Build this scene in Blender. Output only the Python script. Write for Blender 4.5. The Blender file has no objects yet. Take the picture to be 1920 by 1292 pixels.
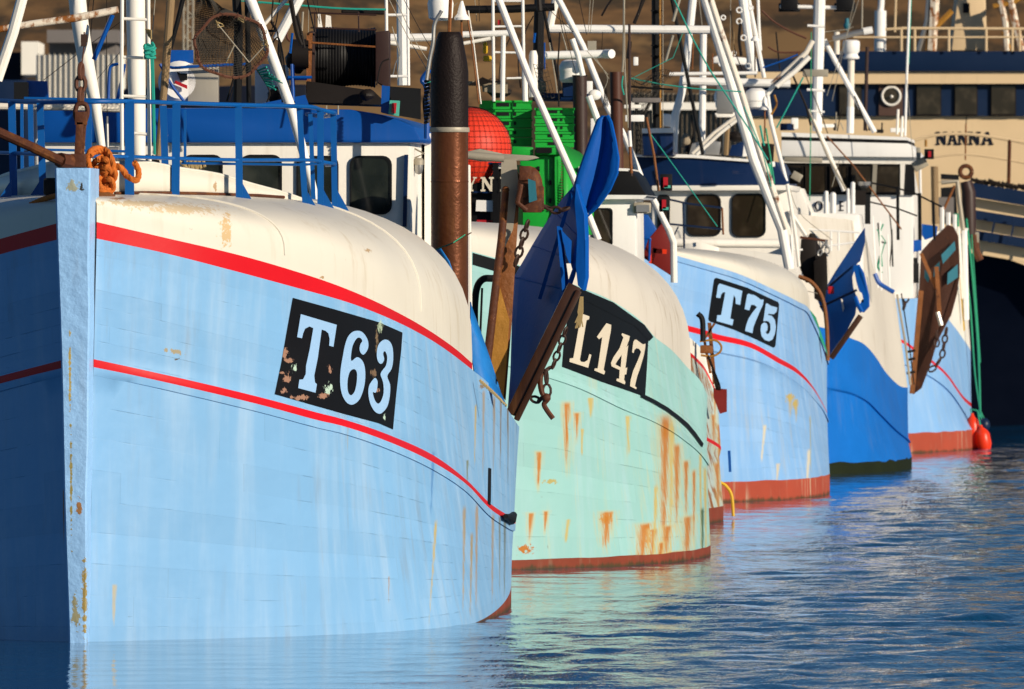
import bpy, bmesh, math, random
from mathutils import Vector, Matrix, noise
from mathutils.bvhtree import BVHTree
random.seed(7)
R = math.radians
SC = bpy.context.scene
COL = SC.collection
F, H, HY = 19400.0, 2.76, 500.0     # focal length in photo pixels, eye height, horizon row
CAM = Vector((0, 0, H))

def P(px, py, Y):
    return Vector(((px - 960) * Y / F, Y, H - (py - HY) * Y / F))

# ---------------------------------------------------------------- materials
def link(nt, a, b): nt.links.new(a, b)
def node(nt, t, **kw):
    n = nt.nodes.new(t)
    for k, v in kw.items():
        if k.startswith('_'):
            setattr(n, k[1:], v)
    return n
def setin(n, d):
    for k, v in d.items():
        if hasattr(v, 'node'): n.id_data.links.new(v, n.inputs[k])
        else: n.inputs[k].default_value = v
    return n
def math_(nt, op, a, b=None, c=None, clamp=False):
    n = nt.nodes.new('ShaderNodeMath'); n.operation = op; n.use_clamp = clamp
    for i, v in enumerate((a, b, c)):
        if v is None: continue
        if hasattr(v, 'node'): nt.links.new(v, n.inputs[i])
        else: n.inputs[i].default_value = v
    return n.outputs[0]
def ramp(nt, v, lo, hi):
    n = nt.nodes.new('ShaderNodeMapRange'); n.interpolation_type = 'SMOOTHSTEP'
    nt.links.new(v, n.inputs[0]); n.inputs[1].default_value = lo; n.inputs[2].default_value = hi
    return n.outputs[0]
def mix(nt, f, a, b, mode='MIX'):
    n = nt.nodes.new('ShaderNodeMix'); n.data_type = 'RGBA'; n.blend_type = mode
    for k, v in ((0, f), (6, a), (7, b)):
        if hasattr(v, 'node'): nt.links.new(v, n.inputs[k])
        else: n.inputs[k].default_value = v if k == 0 else (tuple(v) + (1,))[:4]
    return n.outputs[2]
def noi(nt, vec, scale, detail=3, rough=.55, stretch=None):
    if stretch:
        m = nt.nodes.new('ShaderNodeMapping'); nt.links.new(vec, m.inputs[0]); m.inputs[3].default_value = stretch; vec = m.outputs[0]
    n = nt.nodes.new('ShaderNodeTexNoise'); nt.links.new(vec, n.inputs['Vector'])
    n.inputs['Scale'].default_value = scale; n.inputs['Detail'].default_value = detail; n.inputs['Roughness'].default_value = rough
    return n.outputs[0]

def srgb(r, g, b):
    f = lambda c: ((c/255.)/12.92 if c/255. <= .04045 else ((c/255.+.055)/1.055)**2.4)
    return (f(r), f(g), f(b))

MATS = {}
def paint(name, col, rough=.45, metal=0, var=.12, vs=2.0, dirt=0, dirtcol=(.28,.2,.11), rust=0, rustcol=(.30,.09,.02), rs=5,
          chips=0, chipcol=(.35,.26,.18), seams=0, bump=.15, bs=25, spots=(), streaks=(), spec=.3, pale=0, wl=0, halo=0):
    K = {'white_paint': 1.04, 'white_clean': 1.04, 'white_wb': .84, 'dune': 1, 'stem_blue': .92}.get(name, .98 if name.startswith('white_r') else .80)
    if max(col) < .03: spec = min(spec, .15); rough = max(rough, .5)
    col = tuple(c*K for c in col); dirtcol = tuple(c*.8 for c in dirtcol); rustcol = tuple(c*.7 for c in rustcol)
    spots = [(q[0], q[1], q[2], q[3], tuple(c*.8 for c in q[4])) for q in spots]
    m = bpy.data.materials.new(name); m.use_nodes = True; MATS[name] = m
    nt = m.node_tree; bs_ = nt.nodes['Principled BSDF']
    tc = nt.nodes.new('ShaderNodeTexCoord'); oc = tc.outputs['Object']; uv = tc.outputs['UV']
    n1 = noi(nt, oc, vs, 4)
    f = math_(nt, 'MULTIPLY_ADD', n1, 2*var, 1-var)
    comb = nt.nodes.new('ShaderNodeCombineXYZ')
    for i in range(3): nt.links.new(f, comb.inputs[i])
    c = mix(nt, 1, col, comb.outputs[0], 'MULTIPLY')
    hgt = noi(nt, oc, bs, 3)
    bumpv = math_(nt, 'MULTIPLY', hgt, .004*bump)
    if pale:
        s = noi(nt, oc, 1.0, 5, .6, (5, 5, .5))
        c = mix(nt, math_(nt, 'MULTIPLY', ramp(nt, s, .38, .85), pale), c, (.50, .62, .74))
    if dirt:
        s = noi(nt, oc, 1.0, 5, .65, (9, 9, .8))
        s2 = noi(nt, oc, 1.2, 2)
        k = math_(nt, 'MULTIPLY', ramp(nt, s, .5, .72), ramp(nt, s2, .4, .62))
        c = mix(nt, math_(nt, 'MULTIPLY', k, dirt), c, dirtcol)
    if rust:
        s = noi(nt, oc, rs, 6, .65)
        s2 = noi(nt, oc, 1.0, 5, .6, (rs*2.2, rs*2.2, rs*.3))
        k = ramp(nt, math_(nt, 'ADD', math_(nt, 'MULTIPLY', s, .6), math_(nt, 'MULTIPLY', s2, .4)), .66-.2*rust, .72-.16*rust)
        rc = mix(nt, noi(nt, oc, rs*4, 3), (rustcol[0]*.35, rustcol[1]*.35, rustcol[2]*.4), rustcol)
        c = mix(nt, k, c, rc)
    if seams:
        sx = nt.nodes.new('ShaderNodeSeparateXYZ'); nt.links.new(uv, sx.inputs[0])
        fr = math_(nt, 'FRACT', sx.outputs[1])
        d = math_(nt, 'ABSOLUTE', math_(nt, 'SUBTRACT', fr, .5))
        wv = noi(nt, oc, 1.5, 4, .6)
        line = ramp(nt, math_(nt, 'ADD', d, math_(nt, 'MULTIPLY', noi(nt, oc, 7, 3), .012)), .478, .502)
        vis = math_(nt, 'MULTIPLY', ramp(nt, wv, .47, .60), ramp(nt, noi(nt, oc, 6, 4, .6), .40, .58))
        bumpv = math_(nt, 'SUBTRACT', bumpv, math_(nt, 'MULTIPLY', math_(nt, 'MULTIPLY', line, vis), .002))
        bumpv = math_(nt, 'ADD', bumpv, math_(nt, 'MULTIPLY', noi(nt, oc, 2.2, 3, .5), .018))
        # every plank lies a little proud or shy of its neighbour, and the joints are staggered
        st = math_(nt, 'FLOOR', sx.outputs[1])
        wh = nt.nodes.new('ShaderNodeTexWhiteNoise'); wh.noise_dimensions = '1D'; nt.links.new(st, wh.inputs['W'])
        pj = math_(nt, 'FLOOR', math_(nt, 'ADD', math_(nt, 'MULTIPLY', sx.outputs[0], .3), wh.outputs[0]))
        wp = nt.nodes.new('ShaderNodeTexWhiteNoise'); wp.noise_dimensions = '2D'; cb = nt.nodes.new('ShaderNodeCombineXYZ'); nt.links.new(pj, cb.inputs[0]); nt.links.new(st, cb.inputs[1]); nt.links.new(cb.outputs[0], wp.inputs['Vector'])
        bumpv = math_(nt, 'ADD', bumpv, math_(nt, 'MULTIPLY', wp.outputs[0], .0012))
        tone = math_(nt, 'MULTIPLY_ADD', wp.outputs[0], .07, .965)
        cb = nt.nodes.new('ShaderNodeCombineXYZ')
        for i in range(3): nt.links.new(tone, cb.inputs[i])
        c = mix(nt, 1, c, cb.outputs[0], 'MULTIPLY')
        fx = math_(nt, 'FRACT', math_(nt, 'ADD', math_(nt, 'MULTIPLY', sx.outputs[0], .3), wh.outputs[0]))
        dj = math_(nt, 'LESS_THAN', fx, .0022)
        k = math_(nt, 'MULTIPLY', math_(nt, 'MAXIMUM', math_(nt, 'MULTIPLY', line, vis), math_(nt, 'MULTIPLY', dj, .5)), seams)
        c = mix(nt, k, c, (.03, .06, .08))
        # tiny open cracks
        cr = noi(nt, oc, 1.0, 6, .7, (4, 4, 40))
        cr2 = noi(nt, oc, 3.0, 2)
        k = math_(nt, 'MULTIPLY', ramp(nt, cr, .69, .72), ramp(nt, cr2, .52, .6))
        c = mix(nt, math_(nt, 'MULTIPLY', k, .7), c, (.04, .06, .06))
    if chips:
        s = noi(nt, oc, 9, 6, .7)
        s2 = noi(nt, oc, 1.7, 2)
        k = math_(nt, 'MULTIPLY', ramp(nt, s, .69-.06*chips, .70-.06*chips), ramp(nt, s2, .5, .56))
        c = mix(nt, k, c, mix(nt, noi(nt, oc, 30, 2), chipcol, (chipcol[0]*.3, chipcol[1]*.25, chipcol[2]*.25)))
    if wl:
        so_ = nt.nodes.new('ShaderNodeSeparateXYZ'); nt.links.new(oc, so_.inputs[0])
        hgt_ = math_(nt, 'SUBTRACT', so_.outputs[2], math_(nt, 'MULTIPLY_ADD', noi(nt, oc, 1.0, 6, .7, (7, 7, 2)), .5*wl, -.20*wl))
        c = mix(nt, math_(nt, 'MULTIPLY', math_(nt, 'SUBTRACT', 1.0, ramp(nt, hgt_, -.02, .03)), .85), c, (.03, .035, .012))
    # explicit wear patches: (x,z centre, rx, rz, colour)  in object space
    if spots or streaks:
        so = nt.nodes.new('ShaderNodeSeparateXYZ'); nt.links.new(oc, so.inputs[0])
        wob = noi(nt, oc, 22, 6, .72)
        wob2 = noi(nt, oc, 1.0, 5, .7, (30, 30, 3))
        for (x, z, rx, rz, cc) in spots:
            dx = math_(nt, 'DIVIDE', math_(nt, 'SUBTRACT', so.outputs[0], x), rx)
            dz = math_(nt, 'DIVIDE', math_(nt, 'SUBTRACT', so.outputs[2], z), rz)
            r = math_(nt, 'SQRT', math_(nt, 'ADD', math_(nt, 'MULTIPLY', dx, dx), math_(nt, 'MULTIPLY', dz, dz)))
            v = math_(nt, 'SUBTRACT', math_(nt, 'ADD', 1.0, math_(nt, 'MULTIPLY', math_(nt, 'SUBTRACT', wob, .5), 6.0)), r)
            c = mix(nt, ramp(nt, v, 0, .08), c, cc)
        both = []
        for q in streaks:
            if halo and q[4][0] > 2.2*q[4][1]: both.append((q[0], q[1]+.01, q[2]*2.3, q[3]*1.25, (.62, .50, .20), q[5], .55))
            both.append(tuple(q)+(.92,))
        for (x, z, w, ln, cc, slant, al) in both:   # a run: starts at z, goes down ln
            tz = math_(nt, 'DIVIDE', math_(nt, 'SUBTRACT', z, so.outputs[2]), ln)      # 0 top .. 1 bottom
            dx = math_(nt, 'ABSOLUTE', math_(nt, 'DIVIDE', math_(nt, 'SUBTRACT', math_(nt, 'ADD', so.outputs[0], math_(nt, 'MULTIPLY', tz, slant)), x), w))
            v = math_(nt, 'SUBTRACT', math_(nt, 'ADD', 1.0, math_(nt, 'MULTIPLY', math_(nt, 'SUBTRACT', wob2, .5), 2.4)), math_(nt, 'ADD', dx, math_(nt, 'MULTIPLY', tz, .55)))
            v = math_(nt, 'MULTIPLY', ramp(nt, v, 0, .8), math_(nt, 'MULTIPLY', ramp(nt, tz, -.06, .02), ramp(nt, math_(nt, 'SUBTRACT', 1.0, tz), 0, .2)))
            c = mix(nt, math_(nt, 'MULTIPLY', v, al), c, tuple(k*.85 for k in cc))
    setin(bs_, {'Base Color': c, 'Roughness': math_(nt, 'MULTIPLY_ADD', n1, .25, rough-.12), 'Metallic': metal})
    bs_.inputs['Specular IOR Level'].default_value = spec
    b = nt.nodes.new('ShaderNodeBump'); b.inputs['Strength'].default_value = 1; b.inputs['Distance'].default_value = 1
    nt.links.new(bumpv, b.inputs['Height']); nt.links.new(b.outputs[0], bs_.inputs['Normal'])
    return m

LB = (.235, .50, .83)
RUST = (.33, .10, .02)
def spx(pts, loc, Y):           # helper: photo points on a surface near depth Y -> object-space wear patches
    out = []
    for (px, py, rx, ry, c) in pts:
        p = P(px, py, Y) - loc; k = Y/F
        out.append((p.x, p.z, rx*k, ry*k, c))
    return out
def stx(pts, loc, Y):
    out = []
    for (px, py, w, ln, c, sl) in pts:
        p = P(px, py, Y) - loc; k = Y/F
        out.append((p.x, p.z, w*k, ln*k, c, sl*k))
    return out

# ---------------------------------------------------------------- mesh building
class MB:
    def __init__(s): s.v = []; s.f = []; s.m = []; s.uv = {}; s.mi = 0
    def add(s, vs, fs):
        o = len(s.v); s.v += [Vector(v) for v in vs]
        for f in fs: s.f.append(tuple(i+o for i in f)); s.m.append(s.mi)
        return s
    def box(s, c, size, rot=None):
        c = Vector(c); hx, hy, hz = [d/2 for d in size]
        vs = [Vector((x, y, z)) for x in (-hx, hx) for y in (-hy, hy) for z in (-hz, hz)]
        if rot is not None: vs = [rot @ v for v in vs]
        return s.add([v + c for v in vs], [(0,1,3,2),(4,6,7,5),(0,4,5,1),(2,3,7,6),(0,2,6,4),(1,5,7,3)])
    def tube(s, pts, r, n=10, cap=True):
        pts = [Vector(p) for p in pts]
        rs = r if isinstance(r, (list, tuple)) else [r]*len(pts)
        vs = []; prev = None
        for i, p in enumerate(pts):
            a = pts[max(0, i-1)]; b = pts[min(len(pts)-1, i+1)]
            t = (b-a); t = t.normalized() if t.length > 1e-9 else Vector((0,0,1))
            if prev is None:
                u = t.orthogonal().normalized()
            else:
                u = (prev - t*prev.dot(t))
                u = u.normalized() if u.length > 1e-6 else t.orthogonal().normalized()
            prev = u; w = t.cross(u)
            for k in range(n):
                an = 2*math.pi*k/n
                vs.append(p + (u*math.cos(an) + w*math.sin(an))*rs[i])
        fs = []
        for i in range(len(pts)-1):
            for k in range(n):
                fs.append((i*n+k, i*n+(k+1)%n, (i+1)*n+(k+1)%n, (i+1)*n+k))
        if cap:
            fs.append(tuple(range(n))[::-1]); fs.append(tuple(range((len(pts)-1)*n, len(pts)*n)))
        return s.add(vs, fs)
    def bar(s, a, b, w, d=None, up=None):      # rectangular bar from a to b; w across view, d in depth
        a = Vector(a); b = Vector(b); d = d or w
        t = (b-a).normalized(); v = Vector((0,1,0)); v = v - t*v.dot(t)
        v = v.normalized() if v.length > .05 else Vector((1,0,0))
        u = t.cross(v)
        vs = []
        for p in (a, b):
            for (i, j) in ((-1,-1),(1,-1),(1,1),(-1,1)): vs.append(p + u*w/2*i + v*d/2*j)
        return s.add(vs, [(0,1,2,3),(7,6,5,4),(0,4,5,1),(1,5,6,2),(2,6,7,3),(3,7,4,0)])
    def lathe(s, c, prof, n=24, axis=(0,0,1)):
        c = Vector(c); ax = Vector(axis).normalized(); u = ax.orthogonal().normalized(); w = ax.cross(u)
        vs = []; fs = []
        for (r, h) in prof:
            for k in range(n):
                an = 2*math.pi*k/n; vs.append(c + ax*h + (u*math.cos(an)+w*math.sin(an))*max(r, 1e-4))
        for i in range(len(prof)-1):
            for k in range(n): fs.append((i*n+k, i*n+(k+1)%n, (i+1)*n+(k+1)%n, (i+1)*n+k))
        fs.append(tuple(range(n))[::-1]); fs.append(tuple(range((len(prof)-1)*n, len(prof)*n)))
        return s.add(vs, fs)
    def sphere(s, c, r, n=16, sc=(1,1,1)):
        c = Vector(c); vs = []; fs = []
        for i in range(n//2+1):
            th = math.pi*i/(n//2)
            for k in range(n):
                an = 2*math.pi*k/n
                vs.append(c + Vector((math.sin(th)*math.cos(an)*sc[0], math.sin(th)*math.sin(an)*sc[1], math.cos(th)*sc[2]))*r)
        for i in range(n//2):
            for k in range(n): fs.append((i*n+k, i*n+(k+1)%n, (i+1)*n+(k+1)%n, (i+1)*n+k))
        return s.add(vs, fs)
    def prism(s, poly, off):        # polygon of 3D points, extruded by vector off
        poly = [Vector(p) for p in poly]; n = len(poly); off = Vector(off)
        return s.add(poly + [p+off for p in poly], [tuple(range(n)), tuple(range(2*n-1, n-1, -1))] + [(i, i+n, (i+1)%n+n, (i+1)%n) for i in range(n)])
    def grid(s, rows, uvs=None, close=False, mi=None):
        nr, nc = len(rows), len(rows[0]); o = len(s.v)
        for r in rows: s.v += [Vector(v) for v in r]
        for i in range(nr-1):
            for j in range(nc-1):
                f = (o+i*nc+j, o+i*nc+j+1, o+(i+1)*nc+j+1, o+(i+1)*nc+j)
                if uvs: s.uv[len(s.f)] = (uvs[i][j], uvs[i][j+1], uvs[i+1][j+1], uvs[i+1][j])
                s.f.append(f); s.m.append(s.mi if mi is None else mi(i, j))
        return s
    def chain(s, a, b, L=.1, r=.012, sag=0):
        a = Vector(a); b = Vector(b); D = (b-a).length; n = max(2, int(D/(L*.78)))
        pts = [a.lerp(b, i/n) + Vector((0,0,-sag*4*(i/n)*(1-i/n))) for i in range(n+1)]
        for i in range(n):
            p, q = pts[i], pts[i+1]; t = (q-p).normalized(); m = (p+q)/2
            side = t.cross(Vector((0,1,0))).normalized() if i % 2 else Vector((0,1,0)) + t*0
            side = (side - t*side.dot(t)).normalized()
            if i % 2 == 0: side = (side + t.cross(side)*.35).normalized()
            ring = [m + t*math.cos(k*math.pi/5)*L*.5 + side*math.sin(k*math.pi/5)*L*.3 for k in range(11)]
            s.tube(ring, r, 6, False)
        return s
    def build(s, name, mat, parent=None, smooth=None, bevel=0, solid=0):
        me = bpy.data.meshes.new(name)
        o = bpy.data.objects.new(name, me); COL.objects.link(o)
        loc = WL(parent) if parent is not None else None
        if loc is None: loc = sum(s.v, Vector())/max(1, len(s.v)); o.location = loc
        else: o.parent = parent
        me.from_pydata([v-loc for v in s.v], [], s.f)
        for m in (mat if isinstance(mat, (list, tuple)) else [mat]): me.materials.append(MATS[m] if isinstance(m, str) else m)
        for i, p in enumerate(me.polygons): p.material_index = s.m[i]
        if s.uv:
            l = me.uv_layers.new(name='UVMap')
            for fi, c in s.uv.items():
                for k, li in enumerate(me.polygons[fi].loop_indices): l.data[li].uv = c[k]
        bm = bmesh.new(); bm.from_mesh(me)
        bmesh.ops.remove_doubles(bm, verts=bm.verts, dist=1e-5)
        bmesh.ops.recalc_face_normals(bm, faces=bm.faces)
        if bevel:
            bmesh.ops.bevel(bm, geom=[e for e in bm.edges if len(e.link_faces) == 2 and e.calc_face_angle(0) > .6], offset=bevel, segments=2, affect='EDGES', profile=.6)
        bm.to_mesh(me); bm.free()
        if smooth is None: smooth = 35
        if smooth:
            for p in me.polygons: p.use_smooth = True
            me.set_sharp_from_angle(angle=R(smooth))
        if solid:
            md = o.modifiers.new('solid', 'SOLIDIFY'); md.thickness = solid; md.offset = 0
        ORG[o.name] = loc
        return o
ORG = {}
def WL(o):
    if o is None: return None
    return ORG[o.name]

def thing(name, label, cat, loc, group=None):
    o = bpy.data.objects.new(name, None); COL.objects.link(o); o.location = loc; o.empty_display_size = .3
    o['label'] = label; o['category'] = cat
    if group: o['group'] = group
    ORG[o.name] = Vector(loc)
    return o
def tag(o, label, cat, group=None):
    o['label'] = label; o['category'] = cat
    if group: o['group'] = group
    return o
def rr(x0, y0, x1, y1, r, n=4, tp=0):    # rounded rectangle outline in pixels
    out = []
    for (cx, cy, a0) in ((x1-r, y0+r, -90), (x1-r, y1-r, 0), (x0+r, y1-r, 90), (x0+r, y0+r, 180)):
        for k in range(n+1):
            a = R(a0 + 90*k/n); out.append((cx+math.cos(a)*r, cy+math.sin(a)*r))
    return out
def plate(poly, Y, th=.03):        # polygon of (px,py) at constant depth -> prism
    return [P(x, y, Y) for (x, y) in poly], (0, th, 0)

def catmull(pts, u):
    n = len(pts)-1; t = max(0, min(.999999, u))*n; i = int(t); f = t-i
    g = lambda k: Vector(pts[max(0, min(n, k))])
    p0, p1, p2, p3 = g(i-1), g(i), g(i+1), g(i+2)
    if i == 0: p0 = p1*2-p2
    if i == n-1: p3 = p2*2-p1
    return .5*((2*p1) + (p2-p0)*f + (2*p0-5*p1+4*p2-p3)*f*f + (3*p1-p0-3*p2+p3)*f**3)
def interp(pts, x):
    if x <= pts[0][0]:
        (x0, y0), (x1, y1) = pts[0], pts[1]; return y0 + (y1-y0)*(x-x0)/(x1-x0)
    for i in range(len(pts)-1):
        if x <= pts[i+1][0]:
            # monotone-ish cubic
            (x0, y0), (x1, y1) = pts[i], pts[i+1]
            m = (y1-y0)/(x1-x0)
            m0 = m if i == 0 else ((y1-y0)/(x1-x0) + (y0-pts[i-1][1])/(x0-pts[i-1][0]))/2
            m1 = m if i+2 >= len(pts) else ((pts[i+2][1]-y1)/(pts[i+2][0]-x1) + m)/2
            h = x1-x0; t = (x-x0)/h
            return (2*t**3-3*t*t+1)*y0 + (t**3-2*t*t+t)*h*m0 + (-2*t**3+3*t*t)*y1 + (t**3-t*t)*h*m1
    return pts[-1][1]

class Boat:
    NU = 80
    def __init__(s, name, label, cat, X0, Y0, deg):
        s.X0, s.Y0 = X0, Y0; s.sn, s.cs = math.sin(R(deg)), math.cos(R(deg))
        s.o = thing(name, label, cat, (X0, Y0, 0)); s.bv = None
    def L(s, a, b, z): return Vector((s.X0 + a*s.sn + b*s.cs, s.Y0 + a*s.cs - b*s.sn, z))
    def level(s, plan, curve=None, z=None, off=0):
        """one longitudinal line of the hull: plan control points and either photo rows or a height"""
        out = []; lastz = None; slope = 0; at = 0; hold = False
        for i in range(s.NU+1):
            q = catmull(plan, i/s.NU); a, b = q[0], q[1] + off*min(1, max(0, i/6))
            w = s.L(a, b, 0)
            if curve is not None:
                px = 960 + F*w.x/w.y
                if not hold and px <= curve[-1][0] and (not out or px >= out[-1][3]-1e-6):
                    zz = H - (interp(curve, px)-HY)*w.y/F
                    if out: slope = (zz-out[-1][2])/max(.02, a-out[-1][0])
                    at = a
                else:
                    hold = True; slope = max(-.35, min(.02, slope))
                    zz = lastz + slope*(a-out[-1][0])*math.exp(-(a-at)/1.6)
            else:
                zz = z(a) if callable(z) else z; px = 0
            lastz = zz; out.append((a, b, zz, px))
        return out
    def surf(s, levels, rows, strakes=None, i1=None, sides=(1, -1), v0=0, u0=0):
        """grid between consecutive levels; rows[k] = number of rows in band k; returns rows of 3D points per side"""
        res = []; N = (i1 or s.NU)+1
        for sd in sides:
            g = []; uv = []; bands = []; v = v0
            for k in range(len(levels)-1):
                st = strakes[k] if strakes else 1
                for r in range(rows[k] + (1 if k == len(levels)-2 else 0)):
                    t = r/rows[k]; row = []; ur = []; arc = 0; pp = None
                    for i in range(u0, N):
                        A, B = levels[k][i], levels[k+1][i]
                        p = s.L(A[0]+(B[0]-A[0])*t, sd*(A[1]+(B[1]-A[1])*t), A[2]+(B[2]-A[2])*t)
                        if pp is not None: arc += (p-pp).length
                        pp = p; row.append(p); ur.append((arc, v + st*t))
                    g.append(row); uv.append(ur); bands.append(k)
                v += st
            res.append((g, uv, bands))
        return res

def bvh_of(objs):
    vs = []; fs = []
    for o in objs:
        n = len(vs); loc = ORG[o.name]
        vs += [v.co + loc for v in o.data.vertices]; fs += [[i+n for i in p.vertices] for p in o.data.polygons]
    return BVHTree.FromPolygons(vs, fs)
def hit(bv, px, py):
    d = (P(px, py, 100)-CAM).normalized()
    r = bv.ray_cast(CAM, d)
    if r[0] is None: return None
    n = r[1]
    if n.dot(d) > 0: n = -n
    return r[0], n, d

def shape2d(loops, zoom=1, org=(0, 0), smooth=False):
    """outline loops (photo pixels) -> triangulated, finely subdivided 2D mesh"""
    cu = bpy.data.curves.new('tmp', 'CURVE'); cu.dimensions = '2D'; cu.fill_mode = 'BOTH'
    for lp in loops:
        pts = [(x/zoom+org[0], y/zoom+org[1]) for (x, y) in lp]
        if smooth:
            n = len(pts); q = []
            for i in range(n):
                p0, p1, p2, p3 = [Vector(pts[(i+k) % n]) for k in (-1, 0, 1, 2)]
                for t in (0, .33, .67):
                    q.append(.5*((2*p1)+(p2-p0)*t+(2*p0-5*p1+4*p2-p3)*t*t+(3*p1-p0-3*p2+p3)*t**3))
            pts = q
        sp = cu.splines.new('POLY'); sp.points.add(len(pts)-1); sp.use_cyclic_u = True
        for i, p in enumerate(pts): sp.points[i].co = (p[0], -p[1], 0, 1)
    ob = bpy.data.objects.new('tmp', cu); COL.objects.link(ob)
    dg = bpy.context.evaluated_depsgraph_get(); me = bpy.data.meshes.new_from_object(ob.evaluated_get(dg))
    bm = bmesh.new(); bm.from_mesh(me); bpy.data.objects.remove(ob); bpy.data.meshes.remove(me); bpy.data.curves.remove(cu)
    return bm
def decal(loops, bv, name, mat, parent, off, zoom=1, org=(0, 0), smooth=False, maxe=8, fallback=None):
    bm = shape2d(loops, zoom, org, smooth)
    bmesh.ops.triangulate(bm, faces=bm.faces)
    for _ in range(7):
        es = [e for e in bm.edges if e.calc_length() > maxe]
        if not es: break
        bmesh.ops.subdivide_edges(bm, edges=es, cuts=1); bmesh.ops.triangulate(bm, faces=bm.faces)
    mb = MB(); ok = {}
    for v in bm.verts:
        h = hit(bv, v.co.x, -v.co.y)
        if h is None: ok[v.index] = None; continue
        ok[v.index] = len(mb.v); mb.v.append(h[0] + h[1]*off)
    for f in bm.faces:
        ids = [ok[v.index] for v in f.verts]
        if None in ids: continue
        mb.f.append(tuple(ids)); mb.m.append(0)
    bm.free()
    return mb.build(name, mat, parent, smooth=60)
def flat_text(loops_fn, name, mat, parent, Y, x0, y0, w, h, off=.006):
    """unit glyph (y up) drawn on a plane facing the camera at depth Y"""
    bm = shape2d([[(x0+gx*w, y0+h-gy*h) for gx, gy in lp] for lp in loops_fn])
    mb = MB(); bm.verts.ensure_lookup_table()
    for v in bm.verts: mb.v.append(P(v.co.x, -v.co.y, Y) + Vector((0, -off, 0)))
    for f in bm.faces: mb.f.append(tuple(v.index for v in f.verts)); mb.m.append(0)
    bm.free(); return mb.build(name, mat, parent)
GL = {
 'N': [[(0,0),(.36,0),(.36,.13),(.26,.13),(.26,.66),(.72,0),(.88,0),(.88,.87),(1,.87),(1,1),(.64,1),(.64,.87),(.74,.87),(.74,.36),(.32,1),(0,1),(0,.87),(.12,.87),(.12,.13),(0,.13)]],
 'A': [[(0,0),(.34,0),(.34,.13),(.27,.13),(.32,.28),(.66,.28),(.71,.13),(.62,.13),(.62,0),(1,0),(1,.13),(.92,.13),(.6,1),(.4,1),(.1,.13),(0,.13)],[(.37,.42),(.62,.42),(.49,.78)]],
 'Y': [[(.33,0),(.7,0),(.7,.1),(.6,.12),(.6,.42),(.88,.9),(1,.9),(1,1),(.66,1),(.66,.9),(.76,.9),(.53,.54),(.32,.9),(.42,.9),(.42,1),(0,1),(0,.9),(.12,.9),(.42,.42),(.42,.12),(.33,.1)]],
 'E': [[(0,0),(.9,0),(.9,.25),(.78,.13),(.35,.13),(.35,.45),(.65,.45),(.65,.57),(.35,.57),(.35,.87),(.75,.87),(.87,.75),(.87,1),(0,1),(0,.9),(.12,.9),(.12,.1),(0,.1)]],
 'O': [[(.5+.5*math.cos(k*math.pi/10), .5+.5*math.sin(k*math.pi/10)) for k in range(20)], [(.5+.24*math.cos(k*math.pi/10), .5+.38*math.sin(k*math.pi/10)) for k in range(20)]],
}
def grow(pts):
    """masts and stays that leave the top of the photo go on upward"""
    pts = [tuple(p) for p in pts]
    for a, b in ((0, 1), (-1, -2)):
        (x0, y0, Y0), (x1, y1, Y1) = pts[a], pts[b]
        if y0 <= -4 and y1 > y0:
            k = (y0+150)/max(8, y1-y0); k = min(k, 12); pts[a] = (x0+(x0-x1)*k, y0+(y0-y1)*k, Y0)
    return pts
def pole(name, pts, wpx, mat, parent, n=10):
    pts = grow(pts)
    """round bar through photo points (px,py,Y); widths in photo pixels at each point or one"""
    w = wpx if isinstance(wpx, (list, tuple)) else [wpx]*len(pts)
    return MB().tube([P(*p) for p in pts], [w[i]/2*pts[i][2]/F for i in range(len(pts))], n).build(name, mat, parent)
def line3(*pts, Y): return [(x, y, Y) for (x, y) in pts]
def curve_pts(pts, n=6):
    return [tuple(catmull(pts, i/(n*(len(pts)-1)))) for i in range(n*(len(pts)-1)+1)]
def smooth3(pts, n=6):
    return [catmull(pts, i/(n*(len(pts)-1))) for i in range(n*(len(pts)-1)+1)]
paint('wood_dark', (.05, .02, .010), rough=.36, var=.4, vs=5, dirt=.6, dirtcol=(.18, .08, .03))
# ---------------------------------------------------------------- paints
OA = Vector((-3.18, 76, 0)); OB = Vector((-1.16, 93.4, 0))
PK = (.40, .22, .15); MN = (.55, .75, .62); TAN = (.42, .36, .24); RU = (.50, .17, .012); RUD = (.22, .06, .01); YR = (.56, .43, .13); GRN = (.05, .10, .03); CHK = (.75, .78, .76)
paint('hull_blue_A', LB, seams=.22, dirt=.25, var=.06, vs=.8, rough=.42, pale=.4,  # pale: chalky streaks, with light thrown up by the water painted in
      spots=spx([(350, 655, 11, 5, TAN), (333, 652, 4, 4, TAN), (352, 668, 5, 3, (.12, .09, .06)), (715, 611, 4, 8, MN), (903, 735, 6, 4, (.3, .22, .15))], OA, 79),
      streaks=stx([(818, 980, 4, 190, YR, 12), (870, 960, 4, 200, (.42, .33, .2), 2), (884, 1010, 4, 160, (.42, .3, .12), 3), (893, 960, 4, 200, (.42, .3, .18), 1), (923, 985, 4, 170, (.38, .3, .2), 1),
                   (890, 770, 3, 120, YR, 2), (905, 745, 4, 170, (.4, .33, .25), 1), (925, 760, 4, 150, (.33, .27, .2), 1), (938, 760, 3, 150, (.25, .2, .15), 1), (952, 760, 3, 180, (.2, .17, .12), 0), (875, 870, 3, 50, (.2, .22, .1), 0),
                   (946, 1000, 4, 150, (.16, .2, .18), 1), (936, 990, 3, 150, (.2, .24, .22), 0), (734, 1070, 2, 50, (.4, .26, .15), 0), (250, 1070, 5, 80, (.5, .45, .3), 1), (160, 900, 3, 100, RU, 0), (813, 850, 4, 120, (.1, .28, .6), 4),
                   (660, 790, 3, 60, (.3,.4,.5), 1)], OA, 80))
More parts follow.
